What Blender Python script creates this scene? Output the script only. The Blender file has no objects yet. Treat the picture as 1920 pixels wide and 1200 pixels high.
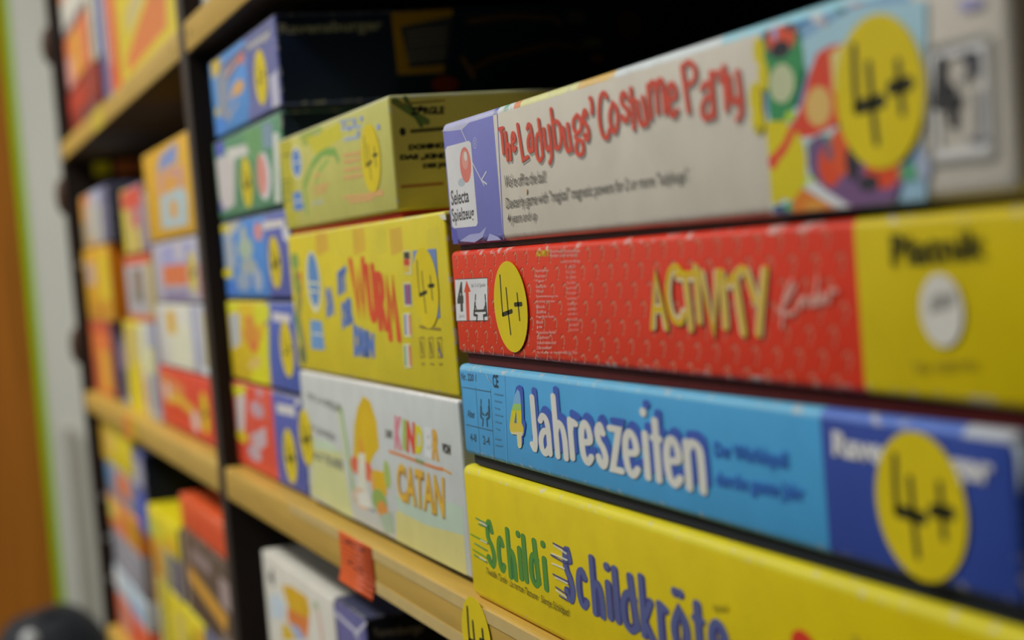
import bpy, bmesh, math, random
from mathutils import Matrix, Vector
random.seed(7)
scene = bpy.context.scene
COL = scene.collection
CZ = 1.25          # eye height of the camera; every shelf height below is given relative to it

# ---------------------------------------------------------------- camera
cam_data = bpy.data.cameras.new('camera'); cam = bpy.data.objects.new('camera', cam_data); COL.objects.link(cam)
RX = Vector((0.35904869, -0.01423541, 0.93321026)); RY = Vector((0.92965438, 0.09397195, -0.35624711)); RZ = Vector((-0.08262426, 0.99547307, 0.04697452))
cam.matrix_world = Matrix(((RX.x, RX.y, RX.z, 0), (RY.x, RY.y, RY.z, 0), (RZ.x, RZ.y, RZ.z, CZ), (0, 0, 0, 1)))
cam_data.sensor_width = 23.6; cam_data.sensor_fit = 'HORIZONTAL'; cam_data.lens = 2950/1920*23.6
cam_data.clip_start = 0.02; cam_data.clip_end = 50
cam_data.dof.use_dof = True; cam_data.dof.focus_distance = 0.54; cam_data.dof.aperture_fstop = 4.8; cam_data.dof.aperture_blades = 9
scene.camera = cam
# ---------------------------------------------------------------- view, world, lamps
scene.view_settings.view_transform = 'Standard'; scene.view_settings.look = 'None'
scene.view_settings.exposure = -0.72; scene.view_settings.gamma = 1.0; scene.view_settings.use_curve_mapping = False
w = bpy.data.worlds.new('world'); scene.world = w; w.use_nodes = True
w.node_tree.nodes['Background'].inputs[0].default_value = (0.95, 0.97, 1.0, 1); w.node_tree.nodes['Background'].inputs[1].default_value = 0.09
def lamp(x, y, z, sx, sy, power):
    ld = bpy.data.lights.new('ceiling_lamp_light', 'AREA'); ld.shape = 'RECTANGLE'; ld.size = sx; ld.size_y = sy; ld.energy = power; ld.color = (1.0, 0.985, 0.965)
    o = bpy.data.objects.new('ceiling_lamp_light', ld); o.location = (x, y, z); COL.objects.link(o); return o
LAMPS = [(-2.6, -0.9, 42), (-0.9, -0.9, 36), (-3.05, -1.9, 30)]  # the third is unseen, added to light the wall beyond the shelves
for lx, ly, p in LAMPS: lamp(lx, ly, 2.60, 1.2, 0.3, p)

# ---------------------------------------------------------------- materials
GAIN = 1.72
def lin(c):
    c /= 255.0
    return c/12.92 if c <= 0.04045 else ((c+0.055)/1.055)**2.4
MATS = {}
def mat(hexc, rough=0.42, wear=0.0, gain=GAIN, name=None, spec=0.16, mott=0.05, scale=60.0, stretch=(1,1,1)):
    key = (hexc, rough, wear, gain, name)
    if key in MATS: return MATS[key]
    gain = gain if gain else GAIN; h = hexc.lstrip('#'); rgb = [min(0.86, max(0.002, lin(int(h[i:i+2], 16))*gain)) for i in (0, 2, 4)]
    m = bpy.data.materials.new(name or ('print_' + h)); m.use_nodes = True; nt = m.node_tree; b = nt.nodes['Principled BSDF']
    b.inputs['Roughness'].default_value = rough; b.inputs['Specular IOR Level'].default_value = spec
    tc = nt.nodes.new('ShaderNodeTexCoord'); mp = nt.nodes.new('ShaderNodeMapping'); mp.inputs['Scale'].default_value = stretch
    nt.links.new(tc.outputs['Object'], mp.inputs['Vector'])
    n = nt.nodes.new('ShaderNodeTexNoise'); n.inputs['Scale'].default_value = scale; n.inputs['Detail'].default_value = 4
    nt.links.new(mp.outputs[0], n.inputs['Vector'])
    r = nt.nodes.new('ShaderNodeValToRGB')
    r.color_ramp.elements[0].position = 0.3; r.color_ramp.elements[1].position = 0.7
    r.color_ramp.elements[0].color = [c*(1-mott) for c in rgb] + [1]; r.color_ramp.elements[1].color = [min(.9, c*(1+mott)) for c in rgb] + [1]
    nt.links.new(n.outputs['Fac'], r.inputs['Fac'])
    if wear > 0:
        n2 = nt.nodes.new('ShaderNodeTexNoise'); n2.inputs['Scale'].default_value = 260; n2.inputs['Detail'].default_value = 5
        nt.links.new(tc.outputs['Object'], n2.inputs['Vector'])
        r2 = nt.nodes.new('ShaderNodeValToRGB'); r2.color_ramp.elements[0].position = 0.62 - wear*0.2; r2.color_ramp.elements[1].position = 0.70 - wear*0.15
        nt.links.new(n2.outputs['Fac'], r2.inputs['Fac'])
        mx = nt.nodes.new('ShaderNodeMixRGB'); mx.inputs[2].default_value = (.66, .64, .58, 1)
        sc_ = nt.nodes.new('ShaderNodeMath'); sc_.operation = 'MULTIPLY'; sc_.inputs[1].default_value = 0.7
        nt.links.new(r2.outputs[0], sc_.inputs[0]); nt.links.new(sc_.outputs[0], mx.inputs[0]); nt.links.new(r.outputs[0], mx.inputs[1])
        nt.links.new(mx.outputs[0], b.inputs['Base Color'])
    else: nt.links.new(r.outputs[0], b.inputs['Base Color'])
    MATS[key] = m; return m

# ---------------------------------------------------------------- object helpers
def tag(o, label=None, cat=None, group=None, kind=None):
    if label: o['label'] = label
    if cat: o['category'] = cat
    if group: o['group'] = group
    if kind: o['kind'] = kind
    return o
def empty(name, loc, label, cat, group=None):
    o = bpy.data.objects.new(name, None); o.location = loc; o.empty_display_size = .02; COL.objects.link(o); return tag(o, label, cat, group)
class MB:                                  # mesh builder with material slots
    def __init__(s): s.v = []; s.f = []; s.m = []; s.mats = []; s.sm = []
    def slot(s, m):
        if m not in s.mats: s.mats.append(m)
        return s.mats.index(m)
    def face(s, pts, m, smooth=False):
        b = len(s.v); s.v += [tuple(p) for p in pts]; s.f.append(tuple(range(b, b+len(pts)))); s.m.append(s.slot(m)); s.sm.append(smooth)
    def bm(s, bm, m=None, fn=None):
        b = len(s.v); bm.verts.index_update(); s.v += [tuple(v.co) for v in bm.verts]
        for f in bm.faces:
            s.f.append(tuple(b+v.index for v in f.verts)); mm = fn(f) if fn else m; s.m.append(s.slot(mm)); s.sm.append(True)
        bm.free()
    def build(s, name, parent=None, loc=(0, 0, 0)):
        me = bpy.data.meshes.new(name); me.from_pydata(s.v, [], s.f)
        for m in s.mats: me.materials.append(m)
        for p, mi, sm in zip(me.polygons, s.m, s.sm): p.material_index = mi; p.use_smooth = sm
        me.update(); o = bpy.data.objects.new(name, me); COL.objects.link(o)
        if any(s.sm):
            me.set_sharp_from_angle(angle=math.radians(40)) if hasattr(me, 'set_sharp_from_angle') else None
        if parent: o.parent = parent
        o.location = loc; return o
def rbox(x0, x1, y0, y1, z0, z1, r=.0012, seg=3, cuts=()):
    bm = bmesh.new(); bmesh.ops.create_cube(bm, size=1)
    for v in bm.verts: v.co = ((x0+x1)/2+v.co.x*(x1-x0), (y0+y1)/2+v.co.y*(y1-y0), (z0+z1)/2+v.co.z*(z1-z0))
    if r > 0: bmesh.ops.bevel(bm, geom=bm.edges[:], offset=r, segments=seg, profile=.5, affect='EDGES', clamp_overlap=True)
    for c in cuts:
        if x0 < c < x1: bmesh.ops.bisect_plane(bm, geom=bm.verts[:]+bm.edges[:]+bm.faces[:], plane_co=(c, 0, 0), plane_no=(1, 0, 0))
    bm.normal_update(); return bm
def simple_box(name, x0, x1, y0, y1, z0, z1, m, parent=None, r=.001):
    mb = MB(); mb.bm(rbox(x0, x1, y0, y1, z0, z1, r), m); return mb.build(name, parent)

# ---------------------------------------------------------------- letters
TCACHE = {}
def text_mesh(t, bold):
    k = (t, bold)
    if k in TCACHE: return TCACHE[k]
    cu = bpy.data.curves.new('t', 'FONT'); cu.body = t; cu.resolution_u = 3; cu.offset = bold; cu.fill_mode = 'FRONT'
    o = bpy.data.objects.new('t', cu); COL.objects.link(o); bpy.context.view_layer.update()
    me = bpy.data.meshes.new_from_object(o.evaluated_get(bpy.context.evaluated_depsgraph_get()))
    vs = [(v.co.x, v.co.y) for v in me.vertices]; fs = [tuple(p.vertices) for p in me.polygons]
    if not vs: vs = [(0, 0), (1, 0), (1, 1)]
    x0 = min(v[0] for v in vs); x1 = max(v[0] for v in vs); y0 = min(v[1] for v in vs); y1 = max(v[1] for v in vs)
    vs = [((a-x0)/max(1e-6, x1-x0), (b-y0)/max(1e-6, y1-y0)) for a, b in vs]
    bpy.data.objects.remove(o); bpy.data.curves.remove(cu); bpy.data.meshes.remove(me)
    TCACHE[k] = (vs, fs); return TCACHE[k]
# hand drawn stroke letters, each a list of (smooth, control points) in a unit box
GL = {
 'T': [(0, [(0, 1), (1, 1)]), (0, [(.5, 1), (.62, 0)])],
 'h': [(0, [(0, 1), (0, 0)]), (1, [(0, .40), (.35, .56), (.8, .5), (1, .3), (1, 0)])],
 'e': [(1, [(.05, .5), (.95, .56), (.9, .85), (.5, 1), (.1, .82), (0, .45), (.15, .12), (.55, 0), (1, .16)])],
 'L': [(0, [(0, 1), (.35, 0), (1, .06)])],
 'l': [(0, [(.5, 1), (.5, 0)])],
 'I': [(0, [(.5, 1), (.5, 0)])],
 'a': [(1, [(.1, .86), (.45, 1), (.85, .9), (1, .6), (1, .02)]), (1, [(1, .55), (.5, .6), (.05, .4), (.05, .12), (.45, 0), (1, .2)])],
 'd': [(0, [(.75, 1), (1, .1)]), (1, [(.95, .6), (.45, .66), (.05, .48), (.05, .14), (.5, 0), (1, .12)])],
 'y': [(1, [(0, .95), (.1, .5), (.45, .36), (.85, .45)]), (1, [(.85, 1), (1, .5), (.95, .15), (.55, 0)])],
 'b': [(0, [(0, 1), (.2, .03)]), (1, [(.1, .6), (.5, .68), (.95, .55), (1, .2), (.6, 0), (.2, .08)])],
 'u': [(1, [(0, .9), (.15, .25), (.5, 0), (.95, .12)]), (0, [(.7, 1), (1, .02)])],
 'g': [(1, [(.55, 1), (.95, .85), (.9, .64), (.5, .56), (.05, .66), (.05, .88), (.55, 1)]), (1, [(.35, .56), (.15, .46), (.5, .38), (.95, .3), (.95, .06), (.55, 0), (.15, .08), (.2, .3), (.5, .38)])],
 's': [(1, [(.85, .82), (.5, 1), (.1, .86), (.2, .62), (.75, .44), (1, .2), (.65, 0), (.2, .06), (0, .2)])],
 'S': [(1, [(.9, .80), (.6, 1), (.2, .88), (.2, .62), (.75, .44), (1, .2), (.65, 0), (.2, .06), (0, .16)])],
 "'": [(1, [(.1, 1), (.8, .8), (1, .4), (.6, 0)])],
 'C': [(1, [(1, .88), (.7, 1), (.25, .9), (0, .5), (.2, .1), (.7, 0), (1, .16)])],
 'c': [(1, [(1, .82), (.6, 1), (.15, .84), (0, .45), (.2, .1), (.6, 0), (1, .16)])],
 'o': [(1, [(.5, 1), (.95, .8), (1, .4), (.6, 0), (.1, .16), (0, .6), (.5, 1)])],
 'ö': [(1, [(.5, .66), (.95, .5), (1, .25), (.6, 0), (.1, .1), (0, .4), (.5, .66)]), (0, [(.25, .95), (.25, .97)]), (0, [(.72, .95), (.72, .97)])],
 't': [(0, [(.5, 1), (.5, 0)]), (0, [(0, .70), (1, .70)])],
 'm': [(0, [(0, .95), (.05, 0)]), (1, [(.03, .7), (.25, 1), (.5, .85), (.52, .1)]), (1, [(.52, .7), (.75, 1), (.97, .85), (1, .05)])],
 'n': [(0, [(0, .97), (0, 0)]), (1, [(0, .78), (.4, .98), (.9, .88), (1, .5), (1, 0)])],
 'P': [(0, [(0, .95), (.25, 0)]), (1, [(0, .92), (.5, 1), (.95, .85), (.9, .62), (.2, .52)])],
 'r': [(0, [(0, 1), (0, 0)]), (1, [(0, .72), (.4, .95), (1, .92)])],
 'J': [(1, [(.85, 1), (.85, .5), (.85, .2), (.55, 0), (0, .08)])],
 'z': [(0, [(0, 1), (1, 1), (0, 0), (1, 0)])],
 'i': [(0, [(.5, .66), (.5, 0)]), (0, [(.5, .97), (.5, 1)])],
 'k': [(0, [(.1, 1), (.05, .05)]), (0, [(.9, .64), (.1, .3), (1, 0)])],
 'A': [(0, [(0, 0), (.5, 1), (1, 0)]), (0, [(.2, .34), (.8, .34)])],
 'V': [(0, [(0, 1), (.5, 0), (1, 1)])],
 '7': [(0, [(0, .78), (1, 1)]), (0, [(.5, .88), (.85, 0)])],
 'Y': [(0, [(0, 1), (.42, .5)]), (0, [(1, 1), (.42, 0)])],
 'W': [(0, [(0, 1), (.35, 0), (.55, .75), (.75, 0), (1, 1)])],
 'U': [(1, [(0, 1), (.05, .2), (.5, 0), (.95, .2), (1, 1)])],
 'R': [(0, [(0, 0), (0, 1)]), (1, [(0, 1), (.7, .97), (.9, .72), (.6, .52), (.05, .48)]), (0, [(.4, .5), (1, 0)])],
 'M': [(0, [(0, 0), (.15, 1), (.5, .4), (.85, 1), (1, 0)])],
 '4': [(0, [(.62, 1), (0, .32), (1, .34)]), (0, [(.66, .62), (.66, 0)])],
 '?': [(1, [(0, .80), (.35, 1), (.85, .9), (.9, .62), (.5, .42)])],
}
def smooth(pts, n=5):
    out = []
    for i in range(len(pts)-1):
        p0 = pts[max(0, i-1)]; p1 = pts[i]; p2 = pts[i+1]; p3 = pts[min(len(pts)-1, i+2)]
        for k in range(n):
            t = k/n
            out.append(tuple(.5*((2*p1[j])+(-p0[j]+p2[j])*t+(2*p0[j]-5*p1[j]+4*p2[j]-p3[j])*t*t+(-p0[j]+3*p1[j]-3*p2[j]+p3[j])*t**3) for j in (0, 1)))
    out.append(pts[-1]); return out
class Art:                                 # printed artwork, laid on a flat face in millimetres
    def __init__(s, mb, place): s.mb = mb; s.asp = 1.0; s.raw = place; s.n = 0
    def place(s, u, v, k): return s.raw(u, v/s.asp, k)
    def poly(s, pts, m): s.mb.face([s.place(u, v, s.n) for u, v in pts], m)
    def ribbon(s, pts, w, m, caps=True):       # one mitred strip with round ends, rising a hair along its length
        r = w/2; P = [pts[0]]
        for p in pts[1:]:
            if math.hypot(p[0]-P[-1][0], p[1]-P[-1][1]) > 1e-4: P.append(p)
        if len(P) == 1: P.append((P[0][0]+.01, P[0][1]))
        n = len(P); closed = n > 3 and math.hypot(P[0][0]-P[-1][0], P[0][1]-P[-1][1]) < .02
        D = []
        for q0, q1 in zip(P, P[1:]):
            l = math.hypot(q1[0]-q0[0], q1[1]-q0[1]); D.append(((q1[0]-q0[0])/l, (q1[1]-q0[1])/l))
        L = []; R = []
        for i in range(n):
            d0 = D[i-1] if i > 0 else (D[-1] if closed else D[0]); d1 = D[i] if i < n-1 else (D[0] if closed else D[-1])
            tx, ty = d0[0]+d1[0], d0[1]+d1[1]; tl = math.hypot(tx, ty)
            if tl < .25: tx, ty, tl = d0[0], d0[1], 1.0
            nx, ny = -ty/tl, tx/tl; k = min(1.9, 1/max(.3, abs(nx*-d0[1]+ny*d0[0])))
            L.append((P[i][0]+nx*r*k, P[i][1]+ny*r*k)); R.append((P[i][0]-nx*r*k, P[i][1]-ny*r*k))
        z = lambda i: s.n+.8*i/max(1, n-1)
        for i in range(n-1):
            s.mb.face([s.place(*R[i], z(i)), s.place(*R[i+1], z(i+1)), s.place(*L[i+1], z(i+1)), s.place(*L[i], z(i))], m)
        if caps and not closed:
            k = 7 if w > .6 else 3
            for e, c, d in ((0, P[0], D[0]), (n-1, P[-1], D[-1])):
                sg = -1 if e == 0 else 1; a0 = math.atan2(d[0], -d[1])
                pts_ = [(c[0]+r*math.cos(a0-sg*math.pi*t/k), c[1]+r*math.sin(a0-sg*math.pi*t/k)) for t in range(k+1)]
                if sg > 0: pts_ = pts_[::-1]
                s.mb.face([s.place(u, v, z(e)) for u, v in pts_], m)
        s.n += 1
    def glyph(s, ch, box, w, m, du=0, dv=0, asp=1.0):   # asp: how much narrower the pen is up and down
        u0, v0, u1, v1 = box; r = w/2; v0 *= asp; v1 *= asp; dv *= asp; s.asp = asp
        if u1-u0 > w: u0 += r; u1 -= r
        else: u0 = u1 = (u0+u1)/2
        if v1-v0 > w: v0 += r; v1 -= r
        for sm, pts in GL[ch]:
            P = [(u0+(u1-u0)*a+du, v0+(v1-v0)*b+dv) for a, b in pts]
            if sm: P = smooth(P)
            s.ribbon(P, w, m)
        s.asp = 1.0
    def run(s, ops, M):
        prev = ''
        for o in ops:
            k = o[0]; s.n += 9 if (prev == 'Q' and k != 'Q') else 1; prev = k
            if k == 'P': s.poly(o[2], M(o[1]))
            elif k == 'E':
                cu, cv, ru, rv = o[2]; s.poly([(cu+ru*math.cos(t*math.tau/28), cv+rv*math.sin(t*math.tau/28)) for t in range(28)], M(o[1]))
            elif k == 'S': s.ribbon(o[3], o[2], M(o[1]))
            elif k == 'W':
                for ch, *bx in o[5]: s.glyph(ch, bx, o[2], M(o[1]), o[3], o[4], o[6])
            elif k == 'T':
                vs, fs = text_mesh(o[2], o[4]); q = o[3]; m = M(o[1])
                vv = [tuple((1-a)*(1-b)*q[0][j]+a*(1-b)*q[1][j]+a*b*q[2][j]+(1-a)*b*q[3][j] for j in (0, 1)) for a, b in vs]
                for f in fs: s.poly([vv[i] for i in f], m)
            elif k == 'Q':
                u, v = o[1], o[2]
                for d, e, c, w_ in ((-.24, .14, '#8a2214', .55), (.24, -.16, '#d48468', .38)):
                    s.ribbon(smooth([(u+.4+d, v+4.1+e), (u+2.0+d, v+4.9+e), (u+2.9+d, v+3.6+e), (u+2.2+d, v+2.1+e)], 4), w_, M(c)); s.ribbon([(u+1.6+d, v+.9+e), (u+1.7+d, v+1.2+e)], w_*1.5, M(c)); s.n -= 1
                s.n -= 3
EPS = 3.5e-6
def pm(c): return mat(c)

def zone(zs, x):
    for c, e in zs:
        if x < e: return c
    return zs[-1][0]
STK = ['yellow round age sticker with a handwritten 4+']
def make_sticker(parent, x, y, z, r, var, face='f'):
    mb = MB(); ys = '#c3a80a'; m = mat(ys, rough=.5, name='sticker_yellow'); ink = mat('#2a2a14', rough=.5, name='marker_ink'); R_ = r/1000
    n = 40; t0 = 8e-5
    ring = [(R_*math.cos(i*math.tau/n), R_*math.sin(i*math.tau/n)) for i in range(n)]
    mb.face([(a, -t0, b) for a, b in ring], m)
    for i in range(n):
        a, b = ring[i], ring[(i+1) % n]; mb.face([(a[0], 0, a[1]), (b[0], 0, b[1]), (b[0], -t0, b[1]), (a[0], -t0, a[1])], m)
    A = Art(mb, lambda u, v, k: (u/1000, -t0-2e-5, v/1000)); k = r/16.0; t = (2.1, 1.05, 2.0)[var]
    j = [(0, 0, 0), (.6, -.4, .5), (-.5, .5, -.4)][var]
    A.ribbon([(-7.6*k, 10.4*k+j[0]), (-8.2*k, 2*k), (-8.0*k, -2.6*k+j[1])], t*k, ink); A.ribbon([(-8.0*k, -2.4*k+j[1]), (1.2*k, -2.0*k+j[2])], 1.5*t*k, ink)
    A.ribbon([(-2.6*k, 6.0*k+j[2]), (-2.4*k, -3*k), (-1.8*k, -10.2*k+j[0])], t*k, ink)
    A.ribbon([(7.6*k, 5.0*k+j[1]), (8.0*k, -5.0*k+j[2])], t*k, ink); A.ribbon([(4.6*k, .2*k+j[0]), (11.0*k, .4*k+j[0])], 1.5*t*k, ink)
    o = mb.build('sticker', parent, (x, y, z)); o['label'] = STK[0]; return o

def make_box(name, d, label, cat, group, yoff=0.0):
    x0, x1 = d['x']; z0, z1 = d['z']; y = d['y']; D = d['D']; W = x1-x0; H = z1-z0; gap = d.get('gap', 0)/1000
    root = empty(name, (x0+W/2, y+D/2, z0+CZ), label, cat, group)
    off = (-(W/2), -(D/2), 0)                       # local origin of face coordinates inside the root frame
    zones = [(c, e-x0-W/2) for c, e in d['zones']]; topz = [(c, e-x0-W/2) for c, e in d.get('topz', d['zones'])]
    side = d.get('side') or d['zones'][-1][0]
    mb = MB(); bm = rbox(-W/2, W/2, -D/2, D/2, gap, H, d.get('rad', .0014), 3, [e for _, e in zones+topz])
    def fn(f):
        n = f.normal; c = f.calc_center_median(); col = zone(zones, c.x)
        ax = max(abs(n.x), abs(n.y), abs(n.z))
        if n.z > .25: col = zone(topz, c.x)
        elif n.x > .8: col = side
        return mat(col, wear=(d.get('wear', .35) if ax < .985 else 0))
    mb.bm(bm, fn=fn)
    lo, hi = gap*1000+.6, H*1000-d.get('rad', .0014)*1000+.1
    A = Art(mb, lambda u, v, k: (u/1000-W/2, -D/2-EPS*(k+2), min(hi, max(lo, v))/1000)); A.run(d['f'], pm)
    top = 0
    if d['r']:
        B_ = Art(mb, lambda u, v, k: (W/2+EPS*(k+2), u/1000-D/2, v/1000)); B_.run(d['r'], pm)
    top = A.n+8
    top = A.n+8
    mb.build('spine_and_covers' if d.get('book') else 'lid', root)
    if gap > 0:
        i = .0026; mt = mat(d.get('tray', '#55504a'), rough=.7)
        simple_box('tray', -W/2+i, W/2-i, -D/2+i, D/2-i, 0, gap+.004, mt, root, r=.0006)
    for u, v, r, var in d['st']: make_sticker(root, u/1000-W/2, -D/2-EPS*top, v/1000, r, var)
    return root
ART = {}
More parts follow.
